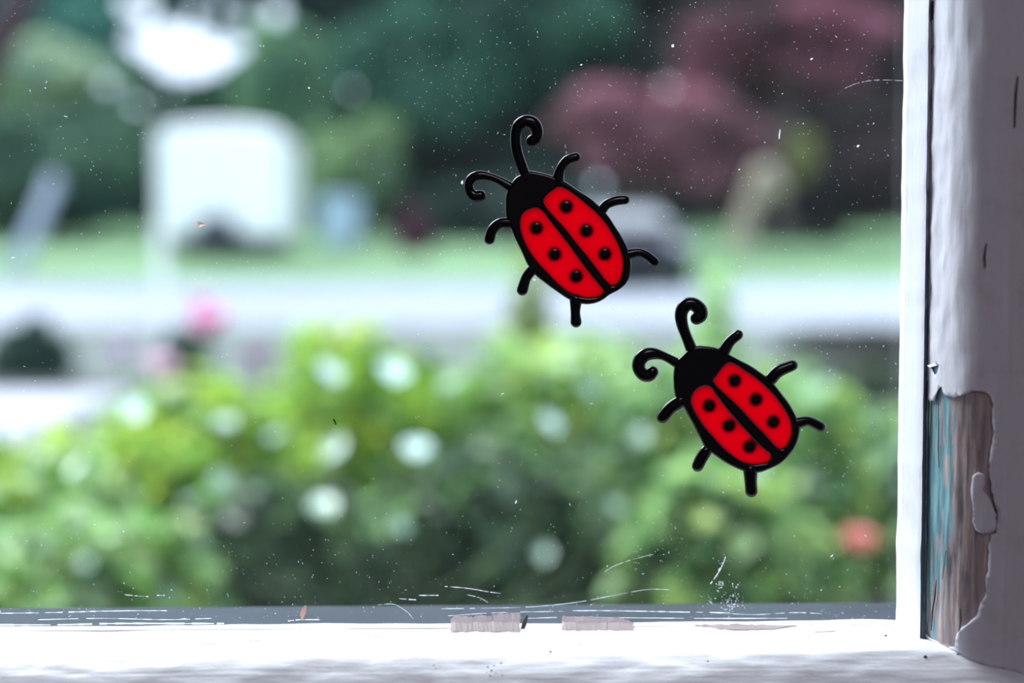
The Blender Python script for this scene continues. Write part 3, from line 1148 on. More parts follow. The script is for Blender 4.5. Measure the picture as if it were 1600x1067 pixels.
def crown_leaves(center, rad, n, size, cols, rs, clump=14, clump_r=.45, gaps=True):
    """leaves gathered on clumps spread over an ellipsoid"""
    d = rs.normal(size=(clump, 3))
    d /= np.linalg.norm(d, axis=1, keepdims=True)
    rr = rs.uniform(.25, .82, (clump, 1))
    cc = d * rr
    who = rs.integers(0, clump, n)
    e = rs.normal(size=(n, 3))
    e /= np.linalg.norm(e, axis=1, keepdims=True)
    p = cc[who] + e * (rs.uniform(.55, 1.0, (n, 1)) * clump_r)
    C = np.array(center) + p * np.array(rad)
    N = e * .8 + rs.normal(size=(n, 3)) * .6 + np.array([0, 0, .5])
    cols = np.array(cols)
    ccol = cols[rs.integers(0, len(cols), clump)]
    tint = ccol[who] * rs.uniform(.7, 1.35, (n, 1))
    S = size * rs.uniform(.7, 1.3, n)
    if gaps:
        k = cut_gaps(C)
        C, N, S, tint = C[k], N[k], S[k], tint[k]
    return C, N, S, tint, [np.array(center) + c * np.array(rad) for c in cc]


def tree(name, px, row, rpx, rrow, Y, cols, label, n=9000, size=.28, seed=1, clump=16, clump_r=.42, trunk_r=.16, bark=None, group=None, depth=None, cat='tree'):
    rs = np.random.default_rng(seed)
    c = at(px, row, Y)
    rad = (rpx * Y / FPX, depth or rpx * Y / FPX * .7, rrow * Y / FPX)
    base = Vector((c.x, c.y, ground_z(Y) - .05))
    root = empty(name, base, label=label, cat=cat, group=group)
    C, N, S, tint, cl = crown_leaves((c.x, c.y, c.z), rad, n, size, cols, rs, clump, clump_r)
    C = C - np.array(base)
    fo = link('foliage', leaf_mesh('foliage', C, N, S, tint, rs, m=M_leaf_far), None, root, kind='stuff')
    bm = bmesh.new()
    top = Vector((c.x, c.y, c.z)) - base
    rg = random.Random(seed)
    P = [Vector((0, 0, 0)), top * .3 + Vector((rg.uniform(-.2, .2), 0, 0)), top * .7 + Vector((rg.uniform(-.2, .2), 0, 0)), top]
    tube(P, [trunk_r * 1.3, trunk_r, trunk_r * .7, trunk_r * .4], 10, 4, bm=bm)
    link('trunk', bm_mesh('trunk', bm), bark or M_bark, root, smooth=True)
    for k in range(min(6, len(cl))):
        q = Vector(cl[k]) - base
        xx, yy = to_px(Vector(cl[k]))
        if pip(xx, yy, [(180, 0), (410, 0), (410, 145), (180, 145)]):
            continue
        st = P[1].lerp(P[3], rg.uniform(.1, .7))
        bm = tube([st, st.lerp(q, .5) + Vector((0, 0, .1 * q.length * .3)), q], [trunk_r * .45, trunk_r * .3, trunk_r * .12], 7, 3)
        link('branch', bm_mesh('branch', bm), bark or M_bark, root, smooth=True)
    return root


# far woods closing the view: rows of dark trees, each its own thing
rs = np.random.default_rng(77)
for i in range(28):
    x = -35.1 + (i % 14) * 5.3 + (2.65 if i > 13 else 0) + rs.uniform(-.1, .1)
    Yw = 50.0 if i < 14 else 56.0
    z0 = ground_z(Yw)
    H = 13.5 + rs.uniform(-1, 1.5)
    root = empty('woodland_tree', (x, Yw, z0 - .05), label='tall dark evergreen in the woods closing the view behind the lawn', cat='tree', group='dark woodland trees behind the lawn')
    n = 7000
    u = rs.uniform(0, 1, n) ** .8
    a = rs.uniform(0, 2 * np.pi, n)
    rad = 2.62 * np.clip((1.04 - u) / .42, 0, 1) ** .7 * rs.uniform(.2, 1, n) ** .5
    rad *= 1 + .22 * np.array([noise.noise(Vector((math.cos(q) * 1.6, math.sin(q) * 1.6, h * 9 + i * 5.0))) for q, h in zip(a, u)])
    C = np.stack([x + np.cos(a) * rad, Yw + np.sin(a) * rad, z0 + .1 + u * H], 1)
    N = np.stack([np.cos(a), np.sin(a), np.full(n, .5)], 1) + rs.normal(size=(n, 3)) * .5
    blot = np.array([noise.noise(Vector((p[0] * .35, p[2] * .45, i * 3.0))) for p in C])
    left = np.clip((-x - 4) / 8, 0, 1)
    base_c = np.array([.016, .045, .036])[None] * (1 + 3.0 * left)
    warm = np.clip((x - 5) / 4, 0, 1)
    base_c = base_c * (1 - warm) + np.array([.040, .030, .032]) * warm
    tint = base_c * (1 + 1.2 * np.clip(blot, -.6, 1))[:, None] * rs.uniform(.7, 1.3, (n, 1))
    S = .62 * rs.uniform(.7, 1.3, n)
    k = cut_gaps(C, 9)
    C, N, S, tint = C[k] - np.array([x, Yw, z0 - .05]), N[k], S[k], tint[k]
    link('foliage', leaf_mesh('foliage', C, N, S, tint, rs, aspect=.8, m=M_leaf_far), None, root, kind='stuff')
    bx, by = to_px((x, Yw, z0 + H * .6))
    bm = tube([Vector((0, 0, 0)), Vector((0, 0, H * .38))], [.22, .14], 8, 1)
    link('trunk', bm_mesh('trunk', bm), M_bark, root, smooth=True)

GRN = [(.07, .17, .10), (.05, .12, .07), (.10, .20, .09)]
tree('pale_green_tree', 85, 120, 120, 62, 40, [(.42, .54, .36), (.30, .44, .32), (.46, .56, .32)], 'pale yellowish green tree at far left, beside the bright sky gap', seed=3, n=8000)
tree('dark_green_tree', 70, 265, 190, 95, 35, [(.03, .09, .075), (.045, .12, .09), (.08, .17, .11)], 'dark blue-green tree low at far left behind the lawn', seed=4, n=9000)
tree('green_tree', 455, 95, 85, 120, 41, [(.20, .38, .24), (.14, .30, .20), (.24, .42, .24)], 'mid green tree rising right of the bright sky gap', seed=5, n=9000)
tree('leafy_tree', 330, 190, 190, 52, 46, [(.05, .13, .07), (.03, .09, .06)], 'dark leafy tree directly behind the white camper', seed=6, n=7000, depth=1.6)
tree('teal_evergreen_tree', 720, 160, 210, 190, 40, [(.012, .045, .035), (.02, .07, .05), (.045, .15, .10), (.010, .03, .026)], 'large dark teal evergreen behind the upper ladybug, centre of the trees', seed=8, n=15000, clump=26, clump_r=.33)
tree('blue_green_tree', 850, 60, 150, 100, 44, [(.02, .06, .05), (.05, .15, .10), (.015, .035, .035)], 'blue-green tree top behind the large teal evergreen', seed=10, n=8000)
tree('yellow_green_tree', 562, 255, 92, 95, 36, [(.28, .42, .20), (.22, .35, .17), (.16, .28, .16)], 'small yellowish green tree between camper and teal evergreen', seed=11, n=6000)
MAPLE = [(.36, .13, .17), (.30, .13, .17), (.18, .08, .10), (.40, .19, .24)]
tree('red_maple_tree', 1010, 205, 190, 95, 29, MAPLE, 'dusty red leaved maple behind the upper ladybug', seed=13, n=11000, clump=22, size=.22, clump_r=.36)
tree('red_maple_tree', 1230, 70, 190, 85, 34, [(.25, .09, .13), (.14, .06, .075), (.30, .12, .17), (.08, .05, .05)], 'dusky red maple crown nearer the right frame, at the top', seed=14, n=10000, clump=22, size=.22, clump_r=.36)
tree('brown_leaved_tree', 1290, 260, 210, 120, 36, [(.035, .03, .03), (.055, .04, .04), (.025, .03, .03)], 'dark brown leaved tree behind the right lawn', seed=15, n=11000)
tree('dark_shrub_tree', 780, 330, 220, 48, 35, [(.015, .04, .035), (.03, .07, .05)], 'low dark shrub tree along the lawn edge behind the upper ladybug', seed=16, n=7000)
# small gnarled tree with pale bare limb and two leaf clusters at right
M_palebark = plain('pale_bark', (.34, .29, .22), .8, noise_scale=5, amount=.25)
b0 = at(1160, 398, 31)
root = empty('gnarled_tree', Vector((b0.x, b0.y, ground_z(31) - .05)), label='small crooked tree with a pale forked trunk on the right lawn', cat='tree')
bz = Vector((b0.x, b0.y, ground_z(31) - .05))
link('trunk', bm_mesh('trunk', tube([Vector((0, 0, 0)), at(1162, 350, 31) - bz, at(1180, 305, 31) - bz, at(1196, 278, 31) - bz], [.24, .20, .22, .34], 10, 5)), M_palebark, root, smooth=True)
link('branch', bm_mesh('branch', tube([at(1190, 295, 31) - bz, at(1210, 290, 31) - bz, at(1222, 296, 31) - bz], [.2, .24, .15], 8, 4)), M_palebark, root, smooth=True)
rs = np.random.default_rng(21)
cen = np.array(at(1252, 240, 31) - bz)
C, N, S, T, _ = crown_leaves(cen, (.42, .4, .55), 900, .16, [(.30, .30, .11), (.24, .27, .10)], rs, 6, .5, False)
link('foliage', leaf_mesh('foliage', C, N, S, T, rs, m=M_leaf_far), None, root, kind='stuff')
# the dark limb at the top left corner
b0 = at(34, 300, 24)
bz = Vector((b0.x, b0.y, ground_z(24) - .05))
root = empty('leaning_tree', bz, label='dark bare tree limb reaching out of the top left corner', cat='tree')
link('trunk', bm_mesh('trunk', tube([Vector((-1.6, .5, 0)), at(-60, 200, 24.4) - bz, at(0, 60, 24) - bz, at(30, 5, 24) - bz, at(48, -60, 24) - bz], [.34, .32, .3, .28, .24], 9, 4)), plain('dark_bark', (.04, .02, .025), .9), root, smooth=True)

rs = np.random.default_rng(41)
cen = np.array(at(45, -330, 24) - bz)
C, N, S, T, _ = crown_leaves(cen, (2.3, 2.0, 1.9), 5000, .2, [(.10, .16, .09), (.07, .12, .07), (.05, .09, .06)], rs, 14, .42, False)
link('foliage', leaf_mesh('foliage', C, N, S, T, rs, m=M_leaf_far), None, root, kind='stuff')
for q in ((-120, -260), (60, -330), (170, -300)):
    e = at(q[0], q[1], 24.3) - bz
    st = at(40, -30, 24) - bz
    link('branch', bm_mesh('branch', tube([st, st.lerp(e, .5) + Vector((0, .2, .1)), e], [.2, .13, .06], 8, 4)), M_bark, root, smooth=True)

# ------------------------------------------------------------------ camper, car, posts and small things across the road
M_white = plain('white_gloss_panel', (.86, .88, .90), .35, noise_scale=1, amount=.02)
M_tyre = plain('black_tyre', (.012, .012, .014), .8)
M_dkblue = plain('dark_blue_grey_panel', (.03, .05, .075), .4)
M_steel = plain('galvanised_steel', (.35, .36, .38), .45, metal=.7)


def wheel(parent, loc, r, w, name='wheel'):
    bm = bmesh.new()
    prof = [(r * .55, -w / 2), (r * .9, -w / 2), (r, -w * .32), (r, w * .32), (r * .9, w / 2), (r * .55, w / 2), (r * .5, w * .3), (r * .5, -w * .3)]
    n = 24
    rings = []
    for k in range(n):
        a = 2 * math.pi * k / n
        rings.append([bm.verts.new((px_, math.cos(a) * q, math.sin(a) * q)) for q, px_ in prof])
    for k in range(n):
        a, b = rings[k], rings[(k + 1) % n]
        for j in range(len(prof)):
            bm.faces.new((a[j], a[(j + 1) % len(prof)], b[(j + 1) % len(prof)], b[j]))
    o = link(name, bm_mesh('tyre', bm), M_tyre, parent, smooth=True)
    o.location = loc
    bm = bmesh.new()
    bmesh.ops.create_cone(bm, cap_ends=True, segments=20, radius1=r * .52, radius2=r * .52, depth=w * .5, matrix=Matrix.Rotation(math.pi / 2, 4, 'Y'))
    h = link('hub', bm_mesh('hub', bm), M_steel, o)
    return o


Yc = 28.0
cc = at(343, 400, Yc)
gz = ground_z(Yc)
camper = empty('camper_trailer', (cc.x, Yc, gz), label='white rounded camper trailer parked end-on across the road', cat='camper')
s_ = Yc / FPX
hw = 98 * s_
ztop = at(350, 190, Yc).z - gz
zbot = at(350, 374, Yc).z - gz
# body: lofted rounded section, arched roof
bm = bmesh.new()
sec = []
n = 10
outl = []
rc = .24
roof_arch = .10
for k in range(n + 1):
    a = math.pi / 2 * k / n
    outl.append((hw - rc + rc * math.sin(math.pi / 2 - a), ztop - roof_arch - rc + rc * math.sin(a)))
top = [(x, z) for x, z in outl]
for k in range(1, 8):
    x = (hw - rc) * (1 - 2 * k / 8)
    top.append((x, ztop - roof_arch * (x / (hw - rc)) ** 2))
top += [(-x, z) for x, z in reversed(outl)]
low = [(-hw + .02, zbot + .1), (-hw + .12, zbot), (-hw * .38, zbot + .02), (-hw * .30, zbot + .26), (-hw * .14, zbot + .44), (hw * .10, zbot + .44), (hw * .24, zbot + .26), (hw * .34, zbot + .02), (hw - .12, zbot), (hw - .02, zbot + .1)]
loop = top + low
layers = []
for (y, sc_) in ((-.05, .90), (0.0, .97), (.12, 1.0), (3.0, 1.0), (3.1, .96)):
    zc_ = (ztop + zbot) / 2
    layers.append([bm.verts.new((x * sc_, y, zc_ + (z - zc_) * sc_)) for x, z in loop])
for a, b in zip(layers, layers[1:]):
    for j in range(len(loop)):
        bm.faces.new((a[j], a[(j + 1) % len(loop)], b[(j + 1) % len(loop)], b[j]))
bm.faces.new(layers[0][::-1])
bm.faces.new(layers[-1])
bmesh.ops.triangulate(bm, faces=[f for f in bm.faces if len(f.verts) > 4])
link('body', bm_mesh('body', bm), M_white, camper)
link('gas_locker', bm_mesh('gas_locker', box_bm(-.42, .34, -.25, .3, zbot + .0, zbot + .42, bevel=.06)), M_dkblue, camper, label='dark blue-grey locker under the front')
link('drawbar', bm_mesh('drawbar', box_bm(-.10, .06, -1.3, .1, zbot - .02, zbot + .06, bevel=.015)), M_steel, camper)
link('jockey_wheel', bm_mesh('jockey_wheel', tube([Vector((-.02, -1.1, 0.03)), Vector((-.02, -1.1, zbot + .3))], [.05, .04], 8, 1)), M_tyre, camper)
link('underframe', bm_mesh('underframe', box_bm(-hw + .2, hw - .2, .2, 2.9, zbot - .22, zbot + .05, bevel=.02)), M_tyre, camper)
for sx in (-1, 1):
    wheel(camper, (sx * (hw - .35), 1.2, .30), .30, .22)
    wheel(camper, (sx * (hw - .35), 1.95, .30), .30, .22)
link('door', bm_mesh('door', box_bm(hw - .01, hw + .02, 1.6, 2.3, zbot + .1, ztop - .4, bevel=.01)), M_white, camper)

# dark car
M_carp = plain('dark_blue_car_paint', (.010, .014, .022), .6, .15)
M_cglass = plain('car_window_glass', (.02, .025, .03), .03, .8, coat=1.0)
M_lamp = plain('headlamp_lens', (.5, .5, .52), .1)
Yk = 19.5
ck = at(992, 450, Yk)
gk = ground_z(Yk)
car = empty('parked_car', (ck.x, Yk, gk), label='dark car facing the house from the road behind the ladybugs', cat='car')
bm = bmesh.new()
stations = [(-.02, .62, .30, .60), (.10, .80, .24, .70), (.5, .86, .22, .80), (1.1, .87, .22, .88), (3.4, .87, .22, .95), (4.0, .84, .26, .92), (4.2, .70, .34, .80)]
lay = []
for (y, w, zb, zt) in stations:
    lay.append([bm.verts.new(p) for p in ((-w * .9, y, zb), (-w, y, zb + .12), (-w, y, zt - .14), (-w * .9, y, zt - .03), (-w * .5, y, zt), (w * .5, y, zt), (w * .9, y, zt - .03), (w, y, zt - .14), (w, y, zb + .12), (w * .9, y, zb))])
for a, b in zip(lay, lay[1:]):
    for j in range(10):
        bm.faces.new((a[j], a[(j + 1) % 10], b[(j + 1) % 10], b[j]))
bm.faces.new(lay[0][::-1])
bm.faces.new(lay[-1])
link('body', bm_mesh('body', bm), M_carp, car, smooth=True)
bm = bmesh.new()
A = [(-.76, .95, .86), (.76, .95, .86), (.78, 3.5, .92), (-.78, 3.5, .92)]
B = [(-.56, 1.75, 1.22), (.56, 1.75, 1.22), (.56, 3.0, 1.24), (-.56, 3.0, 1.24)]
va = [bm.verts.new(p) for p in A]
vb = [bm.verts.new(p) for p in B]
bm.faces.new(vb)
for k in range(4):
    bm.faces.new((va[k], va[(k + 1) % 4], vb[(k + 1) % 4], vb[k]))
bmesh.ops.bevel(bm, geom=bm.edges[:], offset=.05, segments=2, affect='EDGES')
link('cabin', bm_mesh('cabin', bm), M_carp, car, smooth=True)
link('windscreen', mesh('windscreen', [(-.66, .99, .92), (.66, .99, .92), (.52, 1.68, 1.19), (-.52, 1.68, 1.19), (0, .95, .92), (0, 1.64, 1.20)], [(0, 4, 5, 3), (4, 1, 2, 5)]), M_cglass, car, smooth=True)
for sx in (-1, 1):
    link('headlamp', bm_mesh('headlamp', box_bm(sx * .62 - .14, sx * .62 + .14, .0, .16, .56, .70, bevel=.03)), M_lamp, car)
    link('wing_mirror', bm_mesh('wing_mirror', box_bm(sx * .95 - .09, sx * .95 + .09, 1.1, 1.2, .88, 1.0, bevel=.03)), M_carp, car)
    wheel(car, (sx * .76, .8, .30), .30, .2)
    wheel(car, (sx * .76, 3.3, .30), .30, .2)
link('grille', bm_mesh('grille', box_bm(-.4, .4, -.04, .05, .38, .54, bevel=.02)), M_tyre, car)

# pale blue bin, maroon shrub, leaning pole, thin post
Yb = 32.0
cb = at(532, 365, Yb)
bin_ = empty('wheeled_bin', (cb.x, Yb, ground_z(Yb)), label='pale blue wheeled bin on the lawn right of the camper', cat='bin')
M_bin = plain('pale_blue_plastic', (.42, .55, .72), .5)
bm = bmesh.new()
va = [bm.verts.new(p) for p in ((-.34, -.34, .05), (.34, -.34, .05), (.34, .34, .05), (-.34, .34, .05))]
vb = [bm.verts.new(p) for p in ((-.46, -.46, 1.05), (.46, -.46, 1.05), (.46, .46, 1.05), (-.46, .46, 1.05))]
bm.faces.new(va[::-1])
bm.faces.new(vb)
for k in range(4):
    bm.faces.new((va[k], va[(k + 1) % 4], vb[(k + 1) % 4], vb[k]))
bmesh.ops.bevel(bm, geom=bm.edges[:], offset=.04, segments=2, affect='EDGES')
link('tub', bm_mesh('tub', bm), M_bin, bin_)
link('lid', bm_mesh('lid', box_bm(-.5, .5, -.52, .5, 1.05, 1.15, bevel=.04)), M_bin, bin_)
for sx in (-1, 1):
    wheel(bin_, (sx * .36, .3, .12), .12, .06)

M_pole = plain('blue_grey_pole', (.30, .36, .46), .5)
pb, pt = at(22, 418, 24), at(82, 290, 24.5)
o = empty('leaning_pole', Vector((pb.x, pb.y, ground_z(24))), label='blue-grey pole leaning at the far left edge of the lawn', cat='pole')
o2 = link('shaft', bm_mesh('shaft', tube([Vector((0, 0, 0)), pt - Vector((pb.x, pb.y, ground_z(24)))], [.15, .12], 10, 1)), M_pole, o, smooth=True)
link('cap', bm_mesh('cap', tube([pt - Vector((pb.x, pb.y, ground_z(24))), pt - Vector((pb.x, pb.y, ground_z(24) - .06))], [.16, .14], 10, 1)), M_pole, o)
pp = at(252, 420, 9)
post = empty('garden_post', (pp.x, 9, 1.0), label='thin pale post on the verge below the camper', cat='post')
link('shaft', bm_mesh('shaft', box_bm(-.03, .03, -.03, .03, -.05, at(252, 360, 9).z - 1, bevel=.006)), M_white, post)
link('cap', bm_mesh('cap', box_bm(-.04, .04, -.04, .04, at(252, 360, 9).z - 1, at(252, 356, 9).z - 1, bevel=.006)), M_white, post)


# ------------------------------------------------------------------ shrubs and plants of the bed
def shrub(name, px, Y, top_row, hwpx, cols, label, n=2600, size=.052, seed=0, depth=None, sparse=1.0, ground=None, mat=None, pointy=1.0, cat='shrub', glint=0, dark=.35):
    rs = np.random.default_rng(seed + 500)
    n = int(n * .6) if Y < 4.5 else n
    top_ = at(px, top_row, Y)
    gz_ = ground if ground is not None else ground_z(Y)
    hx = hwpx * Y / FPX
    hy = depth or hx * .8
    H = top_.z - gz_
    base = Vector((top_.x, Y, gz_ - .01))
    root = empty(name, base, label=label, cat=cat, group='leafy shrubs in the bed under the window' if Y < 5 else None)
    # leaves through the outer half of a dome
    d = rs.normal(size=(n, 3))
    d[:, 2] = np.abs(d[:, 2]) ** pointy
    d /= np.linalg.norm(d, axis=1, keepdims=True)
    r = rs.uniform(.45 if sparse >= 1 else .2, 1, (n, 1)) ** .6
    lumpy = np.array([1 + .22 * noise.noise(Vector((q[0] * 2.6 + seed, q[1] * 2.6, q[2] * 2.6))) for q in d])[:, None]
    C = d * r * lumpy * np.array([hx, hy, H])
    C[:, 2] += .01
    N = d * .45 + rs.normal(size=(n, 3)) * .55 + np.array([0, -.15, .75])
    cols = np.array(cols)
    # patches of like colour
    idx = np.array([int(abs(noise.noise(Vector((c[0] * 14 + seed, c[1] * 14, c[2] * 14)))) * 2.2 * len(cols)) for c in C]) + rs.integers(0, 2, n)
    tint = cols[idx % len(cols)] * rs.uniform(.75, 1.25, (n, 1))
    S = size * rs.uniform(.7, 1.35, n)
    link('foliage', leaf_mesh('foliage', C, N, S, tint, rs, aspect=.62, m=mat or M_leaf), None, root, kind='stuff')
    rg = random.Random(seed)
    for k in range(7):
        a = rg.uniform(0, 6.28)
        e = Vector((math.cos(a) * hx * .6, math.sin(a) * hy * .6, H * rg.uniform(.6, .85)))
        bm = tube([Vector((math.cos(a) * .02, math.sin(a) * .02, 0)), e * .5 + Vector((0, 0, .03)), e], [.006, .004, .002], 6, 3)
        link('stem', bm_mesh('stem', bm), M_bark, root, smooth=True)
    return root


LIME = [(0.414, 0.644, 0.074), (0.287, 0.552, 0.086), (0.575, 0.713, 0.121), (0.115, 0.322, 0.074), (0.529, 0.644, 0.063), (0.046, 0.161, 0.074)]
PALE = [(0.529, 0.736, 0.345), (0.345, 0.598, 0.184), (0.632, 0.805, 0.517), (0.207, 0.437, 0.069), (0.46, 0.632, 0.057), (0.057, 0.184, 0.057)]
MUTE = [(0.282, 0.512, 0.166), (0.41, 0.64, 0.256), (0.128, 0.307, 0.102), (0.486, 0.666, 0.179), (0.038, 0.128, 0.051), (0.358, 0.563, 0.346)]
DARK_SHADE = [(.035, .09, .04), (.06, .14, .06), (.02, .06, .03), (.10, .20, .07)]  # deep leaf tones; shade low among the plants is put into this colour
shrub('leafy_shrub', 20, 2.0, 700, 230, PALE, 'pale green shrub at the far left, in front of the white path', seed=1, n=3000)
shrub('leafy_shrub', 300, 2.25, 610, 220, LIME, 'lime green shrub left of centre, below the pink flowers', seed=2, n=3200)
shrub('leafy_shrub', 560, 2.7, 525, 190, LIME, 'tallest bright lime shrub behind the painted leaf glints, left of the upper ladybug', seed=3, n=3200)
shrub('leafy_shrub', 830, 2.8, 530, 190, PALE + LIME[:2], 'yellowish green shrub directly under the upper ladybug', seed=4, n=3000)
shrub('leafy_shrub', 1080, 2.6, 560, 170, MUTE, 'muted green shrub behind the lower ladybug', seed=5, n=2800)
shrub('leafy_shrub', 1330, 2.3, 620, 190, MUTE + LIME[3:4], 'muted green shrub beside the right window frame', seed=6, n=3000)
shrub('leafy_shrub', 130, 1.75, 800, 260, PALE[1:4] + MUTE, 'low green shrub filling the lower left corner of the pane', seed=7, n=2600)
shrub('leafy_shrub', 760, 2.15, 690, 230, MUTE[:1] + DARK_SHADE + DARK_SHADE, 'shrub in painted shade tones under the middle, above the tape scraps', seed=8, n=2200)
shrub('leafy_shrub', 1120, 2.0, 730, 190, MUTE[:4] + DARK_SHADE, 'green shrub partly in painted shade tones below the lower ladybug', seed=9, n=2200)
shrub('leafy_shrub', 440, 1.95, 750, 190, DARK_SHADE + DARK_SHADE[:2] + MUTE[:1], 'darker shrub between the lime shrub and the sill', seed=10, n=2000)
shrub('leafy_shrub', 640, 3.6, 545, 170, LIME, 'farther lime shrub in the second row near the middle', seed=12, n=2200)
shrub('leafy_shrub', 1180, 3.7, 560, 190, MUTE, 'farther muted shrub in the second row at the right', seed=13, n=2200)
shrub('leafy_shrub', 250, 3.3, 600, 130, PALE + LIME[:1], 'farther shrub beside the white path, under the pink flowers', seed=14, n=1800)
shrub('leafy_shrub', 930, 3.6, 530, 150, PALE, 'farther pale shrub between the two ladybugs', seed=15, n=1800)
shrub('tall_sprig', 1118, 3.2, 425, 52, PALE[:3], 'tall pale green sprig behind the antenna of the lower ladybug', seed=16, n=1500, sparse=.5, cat='plant')
shrub('tall_sprig', 828, 3.2, 398, 50, [(.35, .45, .10), (.30, .42, .16)], 'tall yellowish sprig behind the lower edge of the upper ladybug', seed=17, n=1200, sparse=.5, cat='plant')
shrub('low_shrub', 1500, 2.2, 650, 170, MUTE, 'muted shrub hidden mostly by the right window frame', seed=18, n=1500)
shrub('low_shrub', -250, 2.2, 700, 200, PALE, 'shrub beyond the left edge of the bed', seed=19, n=1500)
shrub('round_shrub', 45, 6.6, 498, 66, [(.03, .085, .06), (.04, .11, .08)], 'dark round shrub on the left between path and road', seed=20, n=2600, size=.05)
shrub('dark_shrub', 1345, 5.6, 570, 130, [(.03, .06, .03), (.05, .09, .03)], 'dark green shrub between the muted shrubs and the verge at the right frame', seed=32, n=2200, size=.05)
shrub('dark_shrub', 1360, 8.2, 512, 150, [(.02, .03, .02), (.03, .045, .025), (.035, .03, .025)], 'low dark shrub on the verge beside the right window frame', seed=22, n=2600, size=.06)
shrub('dark_shrub', 285, 5.2, 500, 52, [(.03, .09, .06), (.05, .12, .08)], 'small dark shrub behind the pink flowers', seed=23, n=1200, size=.04)
shrub('maroon_shrub', 645, 30, 318, 30, [(.14, .05, .08), (.10, .04, .06)], 'small maroon shrub at the lawn edge right of the pale bin', seed=24, n=900, size=.14, mat=M_leaf_far)

# leaves with sky glints put into their pale colour (parts of their own plant)
def shine_leaf(px, py, Y, L, tilt, parent, bright=True):
    c = at(px, py, Y)
    bm = bmesh.new()
    n = 6
    rows = []
    for i in range(n + 1):
        t = i / n
        w = L * .34 * math.sin(math.pi * min(1, t * .96 + .02)) ** .8
        y = (t - .5) * L
        rows.append([bm.verts.new((-w, y, w * .18)), bm.verts.new((0, y, -.02 * L)), bm.verts.new((w, y, w * .18))])
    for a, b in zip(rows, rows[1:]):
        for k in range(2):
            bm.faces.new((a[k], a[k + 1], b[k + 1], b[k]))
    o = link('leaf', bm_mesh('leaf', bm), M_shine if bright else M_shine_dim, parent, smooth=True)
    o.location = c - parent.location
    o.rotation_euler = tilt
    return o


M_shine = plain('waxy_leaf_pale_glint', (.42, .60, .55), .35, .6, coat=.4)
M_shine_dim = plain('waxy_leaf_dim_glint', (.20, .34, .24), .35, .5, coat=.2)
rg = random.Random(5)
plant = empty('waxy_leaved_plant', at(615, 1200, 1.9), label='plant with large leaves whose sky glints are pale colour in front of the lime shrubs', cat='plant')
plant.location.z = 1.0
for (x, y, L) in ((515, 580, .045), (615, 580, .055), (650, 700, .052), (520, 700, .04), (505, 790, .055), (345, 750, .04), (860, 660, .035), (300, 780, .035), (1180, 735, .03), (700, 600, .03), (210, 640, .04), (350, 660, .04), (850, 865, .032), (625, 820, .035), (960, 790, .03), (430, 680, .03), (120, 730, .035), (130, 880, .03), (1000, 680, .03), (920, 605, .03)):
    Yl = 1.62 + rg.uniform(-.05, .1)
    k = 1.0 if y < 720 else .9
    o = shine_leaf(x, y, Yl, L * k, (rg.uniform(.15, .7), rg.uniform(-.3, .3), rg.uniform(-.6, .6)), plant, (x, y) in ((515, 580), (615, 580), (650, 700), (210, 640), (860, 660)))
    c = o.location
    link('stem', bm_mesh('stem', tube([Vector((rg.uniform(-.05, .05), rg.uniform(0, .1), 0)), Vector((c.x * .7, c.y + .03, c.z * .5)), c + Vector((0, .01, -.002))], [.003, .0022, .0012], 5, 3)), M_stem, plant, smooth=True)


# ------------------------------------------------------------------ flowers
def petal_mesh(L, W):
    bm = bmesh.new()
    n = 6
    rows = []
    for i in range(n + 1):
        t = i / n
        w = W * .5 * (math.sin(math.pi * (t * .8 + .1)) ** .8)
        z = L * (.55 * t + .25 * math.sin(t * 2.2))
        y = L * (.60 * t ** 1.3)
        rows.append([bm.verts.new((-w, y + .08 * L, z + .05 * W)), bm.verts.new((0, y, z)), bm.verts.new((w, y + .08 * L, z + .05 * W))])
    for a, b in zip(rows, rows[1:]):
        for k in range(2):
            bm.faces.new((a[k], a[k + 1], b[k + 1], b[k]))
    return bm_mesh('petal', bm)


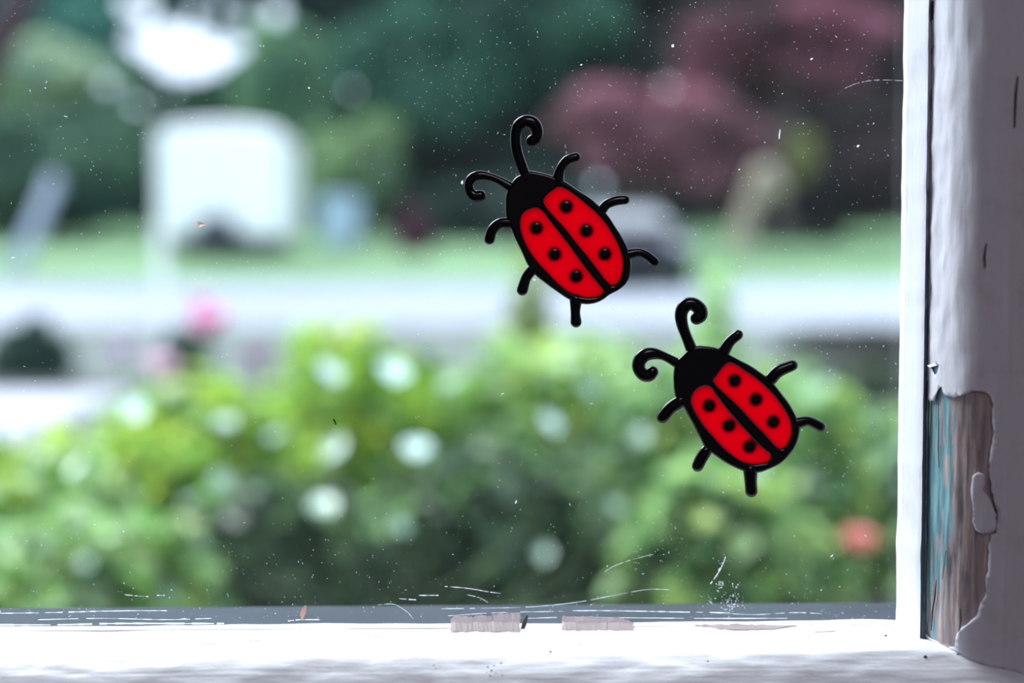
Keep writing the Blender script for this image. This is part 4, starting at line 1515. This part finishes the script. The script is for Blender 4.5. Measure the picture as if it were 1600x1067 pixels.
def flower(px, py, Y, r, col, label, seed, name='garden_flower'):
    rg = random.Random(seed)
    m = translucent_mat('petal_' + name, col, .4, .5)
    c = at(px, py, Y)
    base = Vector((c.x + rg.uniform(-.02, .02), Y + .03, 1.0))
    root = empty(name, base, label=label, cat='flower', group='flowers in the bed under the window')
    h = c - base
    link('stem', bm_mesh('stem', tube([Vector((0, 0, -.01)), h * .5 + Vector((.01, 0, 0)), h], [.004, .003, .003], 6, 4)), M_stem, root, smooth=True)
    pm = petal_mesh(r * 1.1, r * 1.0)
    for k in range(11):
        o = link('petal', pm, m, root)
        o.location = h - Vector((0, 0, r * .35))
        o.rotation_euler = (rg.uniform(-.1, .25) - (.45 if k > 6 else 0), 0, k * 2 * math.pi / (7 if k < 7 else 4) + rg.uniform(-.2, .2))
    bm = bmesh.new()
    bmesh.ops.create_icosphere(bm, subdivisions=2, radius=r * .28)
    o = link('flower_centre', bm_mesh('flower_centre', bm), plain('flower_centre', (.5, .4, .1), .8), root, smooth=True)
    o.location = h
    me = bpy.data.meshes.get('bed_leaf')
    for k in range(4):
        rs_ = np.random.default_rng(seed * 10 + k)
        lm = leaf_mesh('leaf', np.array([[0, 0, 0.]]), np.array([[.2, -.3, 1.]]), np.array([.05]), np.array([[.16, .32, .08]]), rs_, m=M_leaf)
        o = link('leaf', lm, None, root)
        o.location = h * (.3 + .15 * k)
    return root


flower(326, 508, 3.0, .058, (.82, .42, .64), 'bright pink flower standing tallest, below the camper', 1)
flower(315, 478, 3.3, .035, (.82, .48, .66), 'paler pink bloom just above the bright pink flower', 8)
flower(190, 548, 3.2, .035, (.62, .45, .70), 'pale mauve flower between the dark round shrub and pink flowers', 2)
flower(252, 575, 2.8, .042, (.86, .66, .78), 'blush white flower below left of the bright pink one', 3)
flower(403, 562, 2.8, .034, (.40, .12, .38), 'purple flower right of the pink flowers', 4)
flower(1341, 848, 1.9, .030, (.88, .40, .36), 'coral red flower low beside the right window frame', 5)
flower(1266, 862, 2.0, .022, (.62, .30, .24), 'dull orange flower left of the coral red one', 6)
flower(1008, 838, 2.0, .020, (.50, .26, .24), 'faint brownish pink flower under the lower ladybug', 7)
